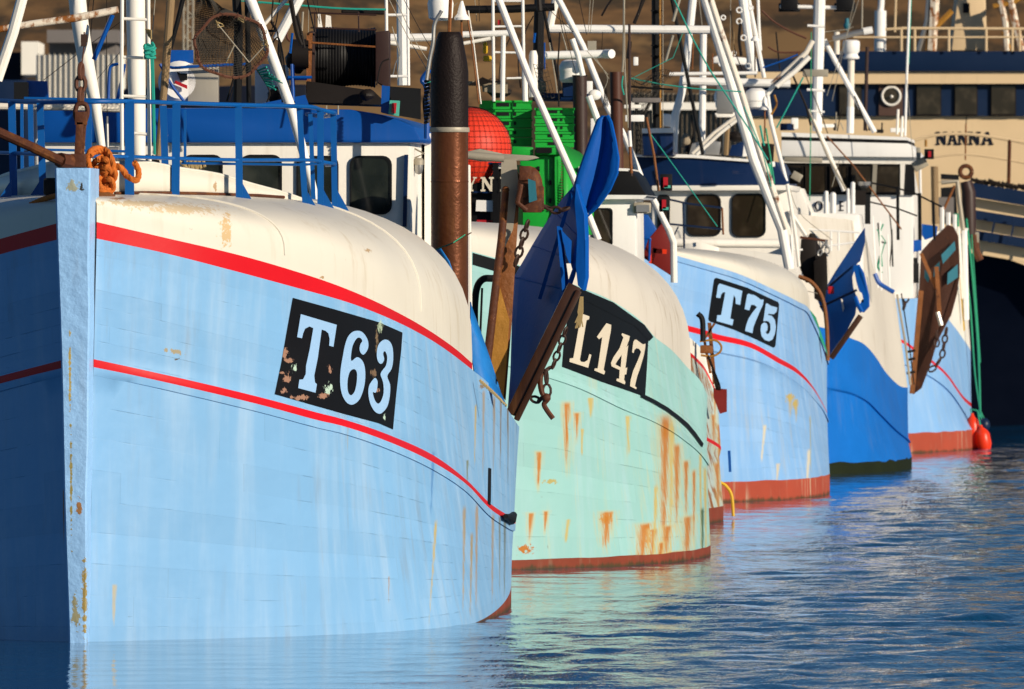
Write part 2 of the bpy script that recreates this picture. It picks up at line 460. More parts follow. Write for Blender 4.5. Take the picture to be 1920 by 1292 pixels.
paint('stem_blue', (.31, .56, .90), var=.12, dirt=.15, chips=.05, rough=.4, bump=3, bs=11, rust=0, spots=spx([(143, 350, 11, 9, (.45, .47, .36)), (157, 356, 4, 8, (.06, .06, .05)), (134, 700, 2, 60, YR), (136, 900, 2, 90, (.36, .3, .1)), (150, 950, 5, 14, (.4, .2, .08)), (160, 1120, 4, 60, (.4, .3, .1)), (143, 1150, 6, 30, (.35, .33, .2))], OA, 76))
paint('red_line', (.72, .004, .012), rough=.4, var=.06, chips=.05)
paint('antifoul', (.24, .045, .02), rough=.7, var=.35, wl=.3, chips=.1, dirt=.5, dirtcol=(.35, .3, .2))
paint('antifoul_bright', (.42, .07, .035), rough=.75, var=.25, wl=.3, chips=.15, dirt=.9, dirtcol=(.55, .48, .34))
paint('white_wb', (.80, .76, .66), rough=.38, var=.06, vs=.7, dirt=.5, dirtcol=(.56, .46, .30), bump=1.2, bs=3, chips=.04, pale=0, spots=spx([(690, 470, 5, 3, (.55, .38, .2)), (610, 520, 3, 2, (.5, .33, .18)), (300, 388, 4, 4, (.4, .2, .1)), (250, 377, 12, 2, (.45, .25, .12)), (410, 350, 3, 6, (.5, .35, .2)), (440, 432, 9, 26, (.72, .52, .28)), (360, 395, 60, 8, (.72, .58, .38)), (280, 385, 50, 5, (.68, .55, .36))], OA, 79))
paint('white_wb_B', (.78, .73, .64), rough=.45, var=.07, vs=.8, dirt=.75, dirtcol=(.45, .36, .25))
paint('white_paint', (.80, .77, .70), rough=.4, var=.06, dirt=.22, dirtcol=(.45, .35, .22))
paint('white_clean', (.80, .79, .76), rough=.35, var=.05, dirt=.12)
paint('white_rusty', (.76, .70, .60), rough=.5, var=.08, rust=.42, rs=4)
paint('white_rust_heavy', (.74, .66, .54), rough=.55, var=.1, rust=1.0, rs=6, rustcol=(.5, .17, .03))
paint('cream', (.80, .60, .36), rough=.5, var=.06, dirt=.12, rust=.12, rs=2)
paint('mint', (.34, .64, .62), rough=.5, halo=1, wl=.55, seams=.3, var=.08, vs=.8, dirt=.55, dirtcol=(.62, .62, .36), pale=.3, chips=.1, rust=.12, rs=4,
      spots=spx([(1130, 955, 9, 9, RU), (1240, 800, 5, 14, RUD), (985, 1005, 12, 7, RU), (1342, 1030, 14, 9, GRN), (1030, 885, 10, 4, (.5, .42, .15)), (1208, 992, 5, 20, RU)], OB, 99),
      streaks=stx([(1057, 745, 7.5, 112, RU, 0), (1075, 762, 6.0, 50, RU, 0), (1100, 735, 7.5, 37, YR, 0), (1240, 780, 13.5, 275, RU, 8), (1252, 790, 7.5, 287, YR, 6), (1262, 830, 9.0, 150, RU, 3), (1280, 860, 6.0, 100, RU, 2), (1310, 855, 4.5, 225, YR, 3),
                   (1130, 940, 13.5, 68, RU, 4), (1200, 965, 15.0, 93, RU, 12), (1216, 975, 9.0, 62, RU, 6), (1242, 972, 10.5, 75, RU, 8), (1250, 1018, 18.0, 35, RU, 0), (1282, 960, 12.0, 100, RU, 6), (1330, 900, 6.0, 187, (.35, .3, .12), 1), (1320, 880, 6.0, 200, YR, 3), (1312, 950, 6.0, 112, GRN, 2),
                   (993, 938, 6.0, 50, RU, 3), (1008, 830, 6.0, 62, RU, 2), (1020, 935, 4.5, 37, RU, 2), (1060, 950, 6.0, 43, YR, 5), (1220, 900, 6.0, 150, YR, 6), (1168, 770, 7.5, 75, YR, 0), (1337, 1000, 9.0, 62, RU, 0), (1296, 880, 4.5, 125, RU, 3), (1085, 790, 4.5, 50, YR, 0), (1230, 1000, 6.0, 50, RU, 6)], OB, 100))
paint('plate_black', (.006, .006, .008), rough=.5, var=.3, spec=.15,
      spots=spx([(545, 658, 8, 9, PK), (551, 670, 12, 3, PK), (566, 685, 4, 7, MN), (535, 675, 4, 6, PK), (527, 702, 5, 6, TAN), (553, 703, 5, 8, PK), (547, 724, 4, 5, PK), (541, 692, 6, 2, PK),
                 (626, 722, 6, 9, MN), (617, 735, 8, 4, PK), (575, 738, 14, 4, PK), (628, 685, 3, 6, PK), (599, 716, 3, 5, PK), (718, 612, 4, 8, (.4, .5, .35)), (711, 640, 2, 20, (.2, .14, .08)), (705, 695, 5, 6, (.2, .13, .08)), (725, 777, 2, 5, MN), (712, 727, 3, 4, PK)], OA, 80))
paint('plate_black_clean', (.006, .007, .009), rough=.5, var=.3, spec=.15)
paint('letter_blue', (.36, .60, .92), rough=.4, var=.05)
paint('letter_cream', (.74, .66, .52), rough=.5, var=.05)
paint('black', (.008, .008, .009), rough=.45, var=.3)
paint('rubber', (.010, .011, .013), rough=.6, var=.2)
paint('navy', (.003, .02, .085), rough=.35, var=.1, dirt=.1)
paint('navy_ship', (.003, .006, .018), rough=.35, var=.2)
paint('navy_band', (.004, .018, .06), rough=.4, var=.1)
paint('blue', (.002, .085, .40), rough=.35, var=.08, dirt=.05, chips=.02, chipcol=(.5, .55, .55))
paint('blue_hull', (.003, .155, .60), rough=.45, var=.14, seams=0, dirt=.15, dirtcol=(.2, .25, .3))
paint('blue_rail', (.003, .10, .38), rough=.35, var=.12, chips=.08, chipcol=(.4, .5, .5))
paint('door_blue', (.001, .095, .45), rough=.6, spec=.12, var=.14, chips=.03, chipcol=(.5, .6, .7), bump=.5)
paint('blue_tarp', (.01, .20, .62), rough=.55, var=.12, bump=2, bs=6)
paint('rust_steel', (.10, .03, .012), rough=.65, var=.4, vs=6, rust=.8, rustcol=(.30, .10, .02), rs=6, bump=1.5, metal=.1)
paint('rust_beam', (.24, .085, .022), rough=.55, var=.45, vs=5, bump=2, rust=.45, rustcol=(.10, .03, .012), rs=3, spots=[])
paint('rust_yellow', (.42, .20, .03), rough=.55, var=.4, vs=6, rust=.55, rustcol=(.2, .07, .015), rs=4, bump=1.5)
paint('stack_rust', (.17, .055, .022), rough=.30, metal=.5, var=.3, vs=3, rust=.2, rustcol=(.3, .14, .03), rs=3, dirt=.4, dirtcol=(.45, .2, .04), bump=.8)
paint('stack_black', (.018, .012, .011), rough=.5, metal=.2, var=.3, bump=1.5, bs=50)
paint('brown_stack', (.045, .022, .018), rough=.5, var=.2)
paint('brown_stack_red', (.085, .028, .016), rough=.5, var=.2)
paint('wood', (.30, .20, .10), rough=.6, var=.2, dirt=.3)
paint('wood_grey', (.32, .26, .18), rough=.7, var=.25, dirt=.5, dirtcol=(.2, .15, .1))
paint('steel', (.45, .44, .42), rough=.35, metal=.7, var=.15)
paint('galv', (.42, .38, .30), rough=.5, metal=.2, var=.2, dirt=.3)
paint('dark_gear', (.018, .014, .012), rough=.5, var=.4)
paint('orange_rope', (.62, .16, .02), rough=.8, var=.35, vs=12, dirt=.4, dirtcol=(.15, .06, .02))
paint('teal_rope', (.02, .38, .30), rough=.8, var=.2)
paint('green_rope', (.03, .36, .20), rough=.8, var=.2)
paint('tan_rope', (.45, .33, .15), rough=.85, var=.3)
paint('rust_chain', (.12, .045, .025), rough=.6, var=.3)
paint('dark_chain', (.05, .025, .018), rough=.55, var=.3)
paint('green_crate', (.01, .42, .045), rough=.45, var=.08)
paint('green_tarp', (.02, .40, .05), rough=.5, var=.1)
paint('red_net', (.85, .05, .02), rough=.5, var=.06)
paint('orange_fender', (.85, .045, .01), rough=.35, var=.05)
paint('hatch_red', (.20, .015, .012), rough=.45, var=.15)
paint('yellow', (.75, .45, .02), rough=.5, var=.1)
paint('brown_door', (.075, .028, .016), rough=.6, var=.4, vs=4, rust=.5, rustcol=(.25, .08, .02), rs=3, bump=1, spots=[])
paint('teal_patch', (.02, .16, .22), rough=.5, var=.2)
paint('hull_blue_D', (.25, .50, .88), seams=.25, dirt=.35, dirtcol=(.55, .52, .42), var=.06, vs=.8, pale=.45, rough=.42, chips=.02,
      spots=spx([(1470, 740, 8, 7, YR), (1480, 752, 6, 8, YR)], Vector((.86, 120, 0)), 126),
      streaks=stx([(1470, 735, 6, 45, YR, 0), (1482, 745, 5, 45, YR, 0), (1420, 790, 5, 70, (.7,.62,.42), 8), (1508, 840, 6, 110, (.75,.68,.5), 12), (1445, 860, 5, 60, (.65,.55,.35), 6), (1512, 780, 3, 120, (.4,.42,.3), 2)], Vector((.86, 120, 0)), 126))
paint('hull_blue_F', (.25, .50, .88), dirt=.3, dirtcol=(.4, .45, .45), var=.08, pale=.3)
paint('hull_C', (.50, .64, .62), dirt=.9, dirtcol=(.5, .3, .12), var=.15, rust=.9, rs=4, rustcol=(.55, .2, .04), halo=1, streaks=stx([(1338, 780, 5, 60, RU, 0), (1350, 800, 5, 90, RU, 2), (1344, 870, 6, 90, RU, 0), (1356, 880, 5, 70, RU, 2), (1362, 860, 3, 80, YR, 0), (1342, 740, 3, 50, RU, 0)], Vector((-.70, 107.2, 0)), 113))
paint('weed', (.012, .018, .006), rough=.8, var=.4)
paint('text_navy', (.004, .006, .02), rough=.5)
paint('brown_box', (.10, .055, .04), rough=.5, var=.1)
paint('shed_white', (.98, .94, .84), rough=.6, var=.08)
paint('shed_grey', (.20, .18, .17), rough=.7, var=.1)
paint('shed_red', (.22, .03, .02), rough=.6, var=.15)
paint('alu', (.50, .46, .38), rough=.4, metal=.3, var=.15, dirt=.3)
paint('lamp_red', (.5, .02, .03), rough=.2)
paint('lamp_green', (.1, .5, .4), rough=.2)
# striped shed cladding
def simple(name, col, rough=.5, **kw):
    m = bpy.data.materials.new(name); m.use_nodes = True; MATS[name] = m
    b = m.node_tree.nodes['Principled BSDF']; b.inputs['Base Color'].default_value = (*col, 1); b.inputs['Roughness'].default_value = rough
    for k, v in kw.items(): b.inputs[k].default_value = v
    return m
def glassmat(name, col):
    m = simple(name, col, .06); nt = m.node_tree; b = nt.nodes['Principled BSDF']; b.inputs['Specular IOR Level'].default_value = .5
    tc = nt.nodes.new('ShaderNodeTexCoord'); n = noi(nt, tc.outputs['Object'], 4, 2, .5)
    c = mix(nt, ramp(nt, n, .45, .8), col, (col[0]*2+.02, col[1]*2+.017, col[2]*2+.012)); nt.links.new(c, b.inputs['Base Color'])
glassmat('glass', (.010, .014, .012)); glassmat('glass_warm', (.022, .016, .010))
def netmat():
    m = bpy.data.materials.new('net'); m.use_nodes = True; MATS['net'] = m; nt = m.node_tree
    b = nt.nodes['Principled BSDF']; b.inputs['Base Color'].default_value = (.03, .026, .02, 1); b.inputs['Roughness'].default_value = .9
netmat()
# corrugated cladding: real ribs come from the mesh

# ---------------------------------------------------------------- hulls
WLP = [(.12, .06), (.75, .80), (1.5, 1.60), (2.8, 2.28), (5, 2.64), (9, 2.56), (14, 2.0), (16, 1.4)]
SHP = [(0, .13), (.8, 1.05), (2.2, 1.85), (4, 2.22), (6.4, 2.42), (9.5, 2.54), (13, 2.3), (16, 1.6)]
def plan(t, la=1, lb=1):
    return [((p[0]*(1-t)+q[0]*t)*(la if k > 4 else 1), (p[1]*(1-t)+q[1]*t)*lb) for k, (p, q) in enumerate(zip(WLP, SHP))]
def shift(c, dy): return [(x, y+dy) for x, y in c]
def hull(bt, levels, bands, la=1, lb=1, deck=None):
    """levels: (t, curve|None, z, off) bottom to top; bands: (rows, strakes, material)"""
    lv = [bt.level(plan(t, la, lb), curve=c, z=z, off=o) for (t, c, z, o) in levels]
    mats = []; mb = MB()
    for b in bands:
        if b[2] not in mats: mats.append(b[2])
    for (g, uv, bn) in bt.surf(lv, [b[0] for b in bands], [b[1] for b in bands]):
        mb.grid(g, uv, mi=lambda i, j: mats.index(bands[bn[i]][2]))
    # transom
    top = lv[-1][-1]; bot = lv[0][-1]
    mb.mi = 0; mb.add([bt.L(top[0], top[1], top[2]), bt.L(top[0], -top[1], top[2]), bt.L(bot[0], -bot[1], bot[2]), bt.L(bot[0], bot[1], bot[2])], [(0, 1, 2, 3)])
    o = mb.build('hull', mats, bt.o, smooth=50)
    print(bt.o.name, 'max px', [round(max(960+F*bt.L(a, b, 0).x/bt.L(a, b, 0).y for a, b, z, p in l)) for l in lv])
    bt.lv = lv
    # deck inside the bulwark
    dk = MB(); t = lv[-1]; rows = [[bt.L(q[0], (q[1]-.08)*k, q[2]-.55) for q in t[30:]] for k in (-1, -.5, 0, .5, 1)]
    dk.grid(rows); dk.build('deck', 'wood_grey', bt.o)
    return o
def whaleback(bt, low, zc, aend, mats_rows, name='whaleback', n=.74, la=1, lb=1, rows=16, base_off=0, shellmat='white_wb'):
    """low: list of (curve, material of the band above it) on the sheer plan; the dome springs from the last one"""
    lv = [bt.level(plan(1, la, lb), curve=c, off=base_off) for c in low]
    i1 = min(range(len(lv[0])), key=lambda i: abs(lv[0][i][0]-aend))
    mb = MB(); mats = []
    for m in mats_rows:
        if m not in mats: mats.append(m)
    grid = []; mi = []
    edge = lv[-1][:i1+1]
    for k in range(len(lv)-1):
        for r in range(3):
            t = r/3
            grid.append([(A[0], A[1]+(B[1]-A[1])*t, A[2]+(B[2]-A[2])*t) for A, B in zip(lv[k][:i1+1], lv[k+1][:i1+1])]); mi.append(mats.index(mats_rows[k]))
    for r in range(rows+1):
        ph = math.pi/2*r/rows; row = []
        for (a, b, z, px) in edge:
            zz = zc(a) if callable(zc) else zc
            row.append((a, b*max(0, math.cos(ph))**n, z + (zz-z)*math.sin(ph)**n))
        grid.append(row); mi.append(mats.index(mats_rows[-1]))
    full = grid + [[(a, -b, z) for a, b, z in r] for r in grid[-2::-1]]
    fmi = mi[:-1] + mi[-2::-1]
    mb.grid([[bt.L(*q) for q in r] for r in full], mi=lambda i, j: fmi[i])
    o = mb.build(name, mats, bt.o, smooth=50)
    ORG[o.name] = ORG[bt.o.name]
    bt.wb = full; bt.i1 = i1
    return o
def stem(bt, mat, wt=.26, wb=.13, ztop=3.48, dep=.36):
    mb = MB(); rows = []
    for k in range(13):
        z = -.6 + (ztop+.6)*k/12; t = max(0, z/ztop); hw = (wb + (wt-wb)*t)/2
        a0 = -.30*t - .12 + .03*math.sin(k); j = .004*math.sin(k*2.3)
        rows.append([bt.L(a0+dep+.3, hw*.95, z), bt.L(a0+.012, hw+j, z), bt.L(a0, hw-.012+j, z), bt.L(a0, -hw+.012, z), bt.L(a0+.012, -hw, z), bt.L(a0+dep+.3, -hw*.95, z)])
    mb.grid(rows); mb.add([rows[-1][i] for i in range(6)], [(0, 1, 2, 3, 4, 5)])
    return mb.build('stem_post', mat, bt.o, smooth=30)

A = Boat('fishing_boat', 'light blue wooden fishing boat nearest the camera, with the black T 63 plate', 'fishing boat', -3.18, 76, 3.95)
L2T = [(183, 675), (243, 688), (394, 722), (500, 748), (600, 775), (640, 785), (738, 819), (818, 857), (877, 902), (919, 944), (955, 968)]
L2B = [(183, 690), (243, 702), (394, 736), (500, 762), (600, 789), (640, 798), (738, 832), (818, 870), (877, 910), (919, 954), (955, 978)]
L1T = [(180, 416), (306, 445), (443, 477), (545, 506), (640, 538), (722, 574), (802, 618), (859, 658), (885, 681), (925, 715), (960, 760)]
L1B = [(180, 447), (306, 474), (443, 509), (561, 541), (640, 563), (681, 577), (762, 612), (822, 646), (885, 693), (925, 728), (960, 780)]
KN = [(180, 384), (230, 398), (330, 425), (430, 450), (570, 490), (657, 517), (762, 568), (840, 622), (885, 665)]
hA = hull(A, [(-.05, None, -.7, 0), (0, None, lambda a: -.12 + .035*max(0, a-1), 0), (.55, shift(L2B, 15), None, 0), (.56, shift(L2B, 14), None, .014), (.6, L2B, None, .014), (.62, L2T, None, .014), (.63, shift(L2T, -3), None, 0), (1, L1B, None, 0)],
          [(2, 1, 'antifoul'), (14, 9, 'hull_blue_A'), (1, 1, 'hull_blue_A'), (1, 1, 'hull_blue_A'), (1, 1, 'red_line'), (1, 1, 'hull_blue_A'), (10, 7, 'hull_blue_A')])
wA = whaleback(A, [L1B, L1T, KN], lambda a: 3.27+.10*min(1, a/4), 6.4, ['red_line', 'white_wb', 'white_wb'])
stem(A, 'stem_blue')

B = Boat('fishing_boat', 'rust-streaked mint green fishing boat with a black L147 plate under its white bow deck', 'fishing boat', -1.16, 93.4, 3.95)
B1 = [(700, 420), (886, 472), (967, 495), (1095, 541), (1149, 565), (1207, 607), (1226, 630), (1261, 658), (1288, 688), (1317, 720), (1335, 765)]
BL = [(700, 610), (965, 680), (1025, 697), (1091, 720), (1168, 757), (1231, 783), (1279, 812), (1326, 857), (1345, 895)]
hB = hull(B, [(-.05, None, -.7, 0), (0, None, lambda a: .09+.010*noise.noise(Vector((a*1.5, 0, 0)))+.006*noise.noise(Vector((a*6, 3, 0))), 0), (.5, shift(BL, 11), None, 0), (.51, shift(BL, 10), None, .015), (.55, BL, None, .015), (.56, shift(BL, -2), None, 0), (.57, shift(BL, -8), None, 0), (1, B1, None, 0)],
          [(2, 1, 'antifoul'), (12, 8, 'mint'), (1, 1, 'mint'), (1, 1, 'mint'), (1, 1, 'mint'), (1, 1, 'mint'), (8, 5, 'mint')], la=.80)
wB = whaleback(B, [shift(B1, 0), shift(B1, -6)], 3.19, 6.6, ['white_wb_B', 'white_wb_B'], la=.80)
stem(B, 'mint')

C = Boat('fishing_boat', 'small rusty pale fishing boat mostly hidden between the mint green and the T 75 hulls', 'fishing boat', -.70, 107.2, 3.95)
C1 = [(760, 560), (1000, 580), (1200, 625), (1317, 690), (1335, 722), (1350, 760), (1368, 805)]
CL = [(1200, 770), (1335, 832), (1350, 842), (1362, 856)]
hC = hull(C, [(-.05, None, -.7, 0), (0, None, .16, 0), (.5, shift(CL, 16), None, .0), (.5, CL, None, .02), (.55, shift(CL, -7), None, .02), (1, C1, None, 0), (1, shift(C1, -7), None, 0), (1, shift(C1, -34), None, 0)],
          [(2, 1, 'antifoul'), (6, 6, 'hull_C'), (1, 1, 'hull_C'), (1, 1, 'red_line'), (6, 4, 'hull_C'), (1, 1, 'red_line'), (2, 1, 'white_paint')], la=.72, lb=.985)
stem(C, 'hull_C', ztop=2.7)

D = Boat('fishing_boat', 'light blue fishing boat with the black T 75 plate and a red boot top', 'fishing boat', .86, 120, 3.95)
D1 = [(1086, 430), (1274, 481), (1316, 493), (1386, 514), (1455, 545), (1497, 566), (1516, 578), (1522, 590), (1544, 641), (1562, 700)]
DRt = [(1200, 590), (1325, 620), (1339, 625), (1409, 643), (1460, 671), (1497, 694), (1527, 729), (1560, 790)]
DRb = [(1200, 601), (1325, 631), (1339, 636), (1409, 653), (1460, 681), (1497, 702), (1527, 733), (1560, 791)]
DL = [(1200, 635), (1353, 661), (1432, 681), (1488, 713), (1525, 746), (1553, 787), (1566, 830)]
hD = hull(D, [(-.05, None, -.7, 0), (0, None, lambda a: .235+.012*noise.noise(Vector((a*2, 5, 0))), 0), (.5, shift(DL, 3), None, 0), (.55, DL, None, .025), (.56, shift(DL, -3), None, 0), (.6, DRb, None, 0), (.62, DRt, None, 0), (.97, shift(D1, 12), None, 0), (.97, shift(D1, 10), None, .02), (1, D1, None, .02)],
          [(2, 1, 'antifoul_bright'), (10, 9, 'hull_blue_D'), (1, 1, 'hull_blue_D'), (1, 1, 'hull_blue_D'), (1, 1, 'hull_blue_D'), (1, 1, 'red_line'), (6, 5, 'hull_blue_D'), (1, 1, 'hull_blue_D'), (1, 1, 'hull_blue_D')], la=.90, lb=.97)
wD = whaleback(D, [D1, shift(D1, -4)], 3.0, 6.2, ['white_wb', 'white_wb'], la=.90, lb=.97, base_off=.01)
stem(D, 'hull_blue_D', ztop=3.1)

E = Boat('fishing_boat', 'fishing boat with bright blue lower hull and white upper bow behind T 75', 'fishing boat', 2.45, 136, 3.95)
E1 = [(1480, 600), (1568, 622), (1595, 634), (1621, 646), (1641, 668), (1661, 698), (1681, 719), (1690, 725), (1704, 727)]
ET = [(1480, 400), (1568, 410), (1600, 415), (1622, 440), (1641, 512), (1660, 535), (1677, 549), (1683, 560)]
EL = [(1480, 715), (1568, 730), (1600, 738), (1629, 754), (1649, 774), (1681, 806), (1703, 824)]
hE = hull(E, [(-.05, None, -.7, 0), (0, None, lambda a: .15+.03*noise.noise(Vector((a*3, 9, 0))), 0), (.5, shift(EL, 4), None, 0), (.5, EL, None, .03), (.55, shift(EL, -4), None, 0), (1, E1, None, 0), (1.0, ET, None, -.18)],
          [(2, 1, 'weed'), (8, 4, 'blue_hull'), (1, 1, 'blue_hull'), (1, 1, 'blue_hull'), (5, 3, 'blue_hull'), (6, 1, 'white_wb_B')], la=.85, lb=.985)
stem(E, 'blue_hull', ztop=3.3)

G = Boat('fishing_boat', 'light blue fishing boat with a cream upper hull and green ropes, farthest of the row', 'fishing boat', 4.0, 151.5, 3.95)
G1 = [(1600, 480), (1740, 545), (1778, 598), (1802, 630), (1826, 675), (1833, 710)]
GT = [(1600, 440), (1690, 450), (1780, 432), (1812, 440)]
GR = [(1600, 600), (1699, 641), (1713, 651), (1746, 674), (1776, 701), (1800, 735)]
GLc = [(1600, 650), (1738, 702), (1782, 735), (1802, 763), (1829, 810)]
hG = hull(G, [(-.05, None, -.7, 0), (0, None, lambda a: .30+.015*noise.noise(Vector((a*3, 7, 0))), 0), (.5, shift(GLc, 3), None, 0), (.5, GLc, None, .03), (.55, shift(GR, 6), None, 0), (.6, GR, None, 0), (1, G1, None, 0), (1.0, GT, None, -.12)],
          [(2, 1, 'antifoul_bright'), (8, 4, 'hull_blue_F'), (1, 1, 'hull_blue_F'), (1, 1, 'hull_blue_F'), (1, 1, 'red_line'), (5, 3, 'hull_blue_F'), (6, 1, 'white_paint')], la=.9, lb=.985)
stem(G, 'hull_blue_F', ztop=3.2)

for a_ in (1.3, 3.9):
    i_ = min(range(len(A.wb[0])), key=lambda i: abs(A.wb[0][i][0]-a_)); col_ = [A.L(*r[i_]) for r in A.wb if r[i_][1] > .1][6:]
    MB().tube([q+Vector((0, -.004, .004)) for q in col_], .008, 6).build('weld_seam', 'white_wb', wA)
bvA = bvh_of([hA, wA]); bvB = bvh_of([hB, wB]); bvD = bvh_of([hD, wD])
# ---- number plates, painted on the planks
z63 = dict(zoom=4.786, org=(500, 550)); z147 = dict(zoom=6.459, org=(1020, 560)); z75 = dict(zoom=7.6, org=(1310, 500))
pA = decal([[(232,40),(600,142),(1000,258),(1215,352),(1205,500),(1160,900),(1130,1222),(1000,1165),(700,1085),(400,1000),(70,905),(130,620),(180,330)]], bvA, 'number_plate', 'plate_black', A.o, .004, **z63)
decal([[(298,187),(620,283),(590,480),(552,470),(556,410),(545,360),(520,337),(485,325),(450,580),(418,740),(425,800),(442,815),(430,892),(275,850),(285,775),(318,772),(342,725),(345,650),(378,500),(410,312),(375,297),(335,318),(318,360),(308,403),(265,393)]], bvA, 'letter', 'letter_blue', pA, .009, **z63)
decal([[(790,337),(840,343),(880,385),(902,440),(898,500),(862,550),(835,535),(824,500),(832,455),(848,430),(835,403),(805,400),(775,440),(755,500),(748,606),(800,573),(845,600),(870,660),(875,760),(860,860),(825,950),(780,992),(740,998),(700,970),(665,900),(650,800),(655,680),(675,560),(690,480),(715,400),(750,355)],
       [(775,680),(800,710),(798,800),(780,880),(750,915),(725,895),(715,840),(720,760),(740,700)]], bvA, 'numeral', 'letter_blue', pA, .009, smooth=True, **z63)
decal([[(1060,415),(1100,440),(1122,500),(1125,600),(1110,680),(1072,745),(1098,820),(1095,920),(1075,1010),(1040,1060),(1005,1082),(960,1060),(920,990),(903,900),(910,830),(940,780),(965,760),(985,790),(982,850),(968,892),(943,888),(952,935),(970,975),(995,990),(1020,960),(1040,890),(1035,800),(1012,730),(1030,690),(1060,650),(1072,580),(1060,530),(1045,522),(1035,545),(1045,590),(1030,625),(1008,632),(985,600),(978,540),(990,470),(1020,430)]], bvA, 'numeral', 'letter_blue', pA, .009, smooth=True, **z63)
pB = decal([[(330,-70),(480,20),(700,115),(900,205),(1100,320),(1262,440),(1245,800),(1220,1190),(1000,1112),(700,1010),(400,895),(215,825),(235,560)]], bvB, 'number_plate', 'plate_black_clean', B.o, .004, **z147)
decal([[(886,474),(967,497),(1095,544),(1149,567),(1207,609),(1224,632),(1216,640),(1190,612),(1095,563),(967,520),(886,496)]], bvB, 'sheer_band', 'plate_black_clean', B.o, .007)
decal([[(1200,737),(1226,750),(1250,764),(1270,779),(1288,794),(1303,812),(1317,832),(1315,839),(1301,820),(1286,802),(1268,786),(1248,771),(1224,757),(1200,745)]], bvB, 'black_line', 'plate_black_clean', B.o, .012, maxe=5)
for nm, lp in (('letter', [[(415,170),(540,215),(535,250),(505,262),(425,740),(440,765),(480,768),(518,745),(538,672),(563,680),(525,838),(298,765),(303,725),(345,720),(430,240),(405,215)]]),
               ('numeral', [[(745,297),(803,318),(800,380),(712,860),(730,885),(718,920),(598,870),(605,845),(640,845),(695,465),(655,492),(630,462)]]),
               ('numeral', [[(935,418),(1028,455),(1020,500),(985,590),(1010,560),(975,840),(998,835),(985,920),(965,920),(960,985),(975,1010),(968,1040),(865,995),(870,970),(900,970),(905,865),(808,820),(800,780),(830,710),(905,600),(950,470),(928,440)],[(930,680),(918,832),(853,797),(880,750)]]),
               ('numeral', [[(1105,495),(1165,540),(1190,555),(1218,545),(1215,600),(1195,700),(1150,850),(1115,950),(1090,1060),(1112,1080),(1105,1098),(1030,1060),(1040,980),(1070,870),(1120,760),(1165,645),(1140,610),(1110,600),(1085,620),(1075,660),(1055,650),(1070,530),(1085,500)]])):
    decal(lp, bvB, nm, 'letter_cream', pB, .009, **z147)
pD = decal([[(250,158),(690,300),(1090,488),(1125,503),(1143,530),(1140,600),(1092,1120),(1082,1145),(1060,1155),(800,1030),(500,900),(165,785),(140,765),(135,740),(160,560),(215,190),(228,165)]], bvD, 'number_plate', 'plate_black_clean', D.o, .004, maxe=6, **z75)
for nm, lp in (('letter', [[(290,240),(612,345),(580,545),(518,530),(515,450),(490,405),(440,740),(487,755),(470,838),(245,775),(255,692),(310,690),(370,365),(335,365),(310,400),(298,448),(240,440),(265,270)]]),
               ('numeral', [[(700,385),(745,400),(780,405),(830,435),(870,470),(915,468),(905,540),(850,660),(800,780),(770,860),(755,950),(650,915),(665,840),(700,740),(760,650),(820,575),(780,545),(735,545),(710,625),(643,605),(680,400)]]),
               ('numeral', [[(960,520),(1020,560),(1108,582),(1100,640),(1060,680),(985,672),(975,690),(1030,700),(1075,760),(1090,860),(1075,960),(1040,1040),(990,1065),(930,1045),(885,990),(870,900),(880,830),(920,795),(960,810),(972,860),(965,910),(945,930),(960,962),(990,955),(1012,900),(1010,820),(985,780),(950,775),(910,780),(945,530)]])):
    decal(lp, bvD, nm, 'letter_blue', pD, .010, maxe=5, **z75)
# ---------------------------------------------------------------- boat fittings
def BP(bt, a, px, py):
    k = (px-960)/F
    b = (k*(bt.Y0+a*bt.cs) - bt.X0 - a*bt.sn)/(bt.cs+k*bt.sn)
    w = bt.L(a, b, 0); w.z = H - (py-HY)*w.y/F
    return w
def aft(bt): return Vector((bt.sn, bt.cs, 0))
def face(bt, a, poly, depth, name, mat, parent=None, bevel=0):
    return MB().prism([BP(bt, a, x, y) for x, y in poly], aft(bt)*depth).build(name, mat, parent or bt.o, bevel=bevel)
def window(bt, a, outline, parent, fr='rubber', gl='glass', w=3.5, name='window'):
    cx = sum(p[0] for p in outline)/len(outline); cy = sum(p[1] for p in outline)/len(outline)
    hx = max(abs(p[0]-cx) for p in outline); hy = max(abs(p[1]-cy) for p in outline)
    inn = [(cx+(x-cx)*(1-w/hx), cy+(y-cy)*(1-w/hy)) for x, y in outline]
    n = len(outline); f = -aft(bt)
    O = [BP(bt, a, *p) for p in outline]; I = [BP(bt, a, *p) for p in inn]
    rows = [[p+f*.004 for p in O+O[:1]], [p+f*.022 for p in O+O[:1]], [p+f*.022 for p in I+I[:1]], [p+f*.006 for p in I+I[:1]]]
    fo = MB().grid(rows).build(name, fr, parent)
    MB().add([p+f*.009 for p in I], [tuple(range(n))]).build('pane', gl, fo)
    return fo
def stroke(name, pts, w, mat, parent, n=6, sm=0):
    if not sm: pts = grow(pts)
    q = [P(*p) for p in pts]
    if sm: q = smooth3([tuple(v) for v in q], sm)
    r = w/2*pts[0][2]/F
    return MB().tube(q, r, n).build(name, mat, parent)

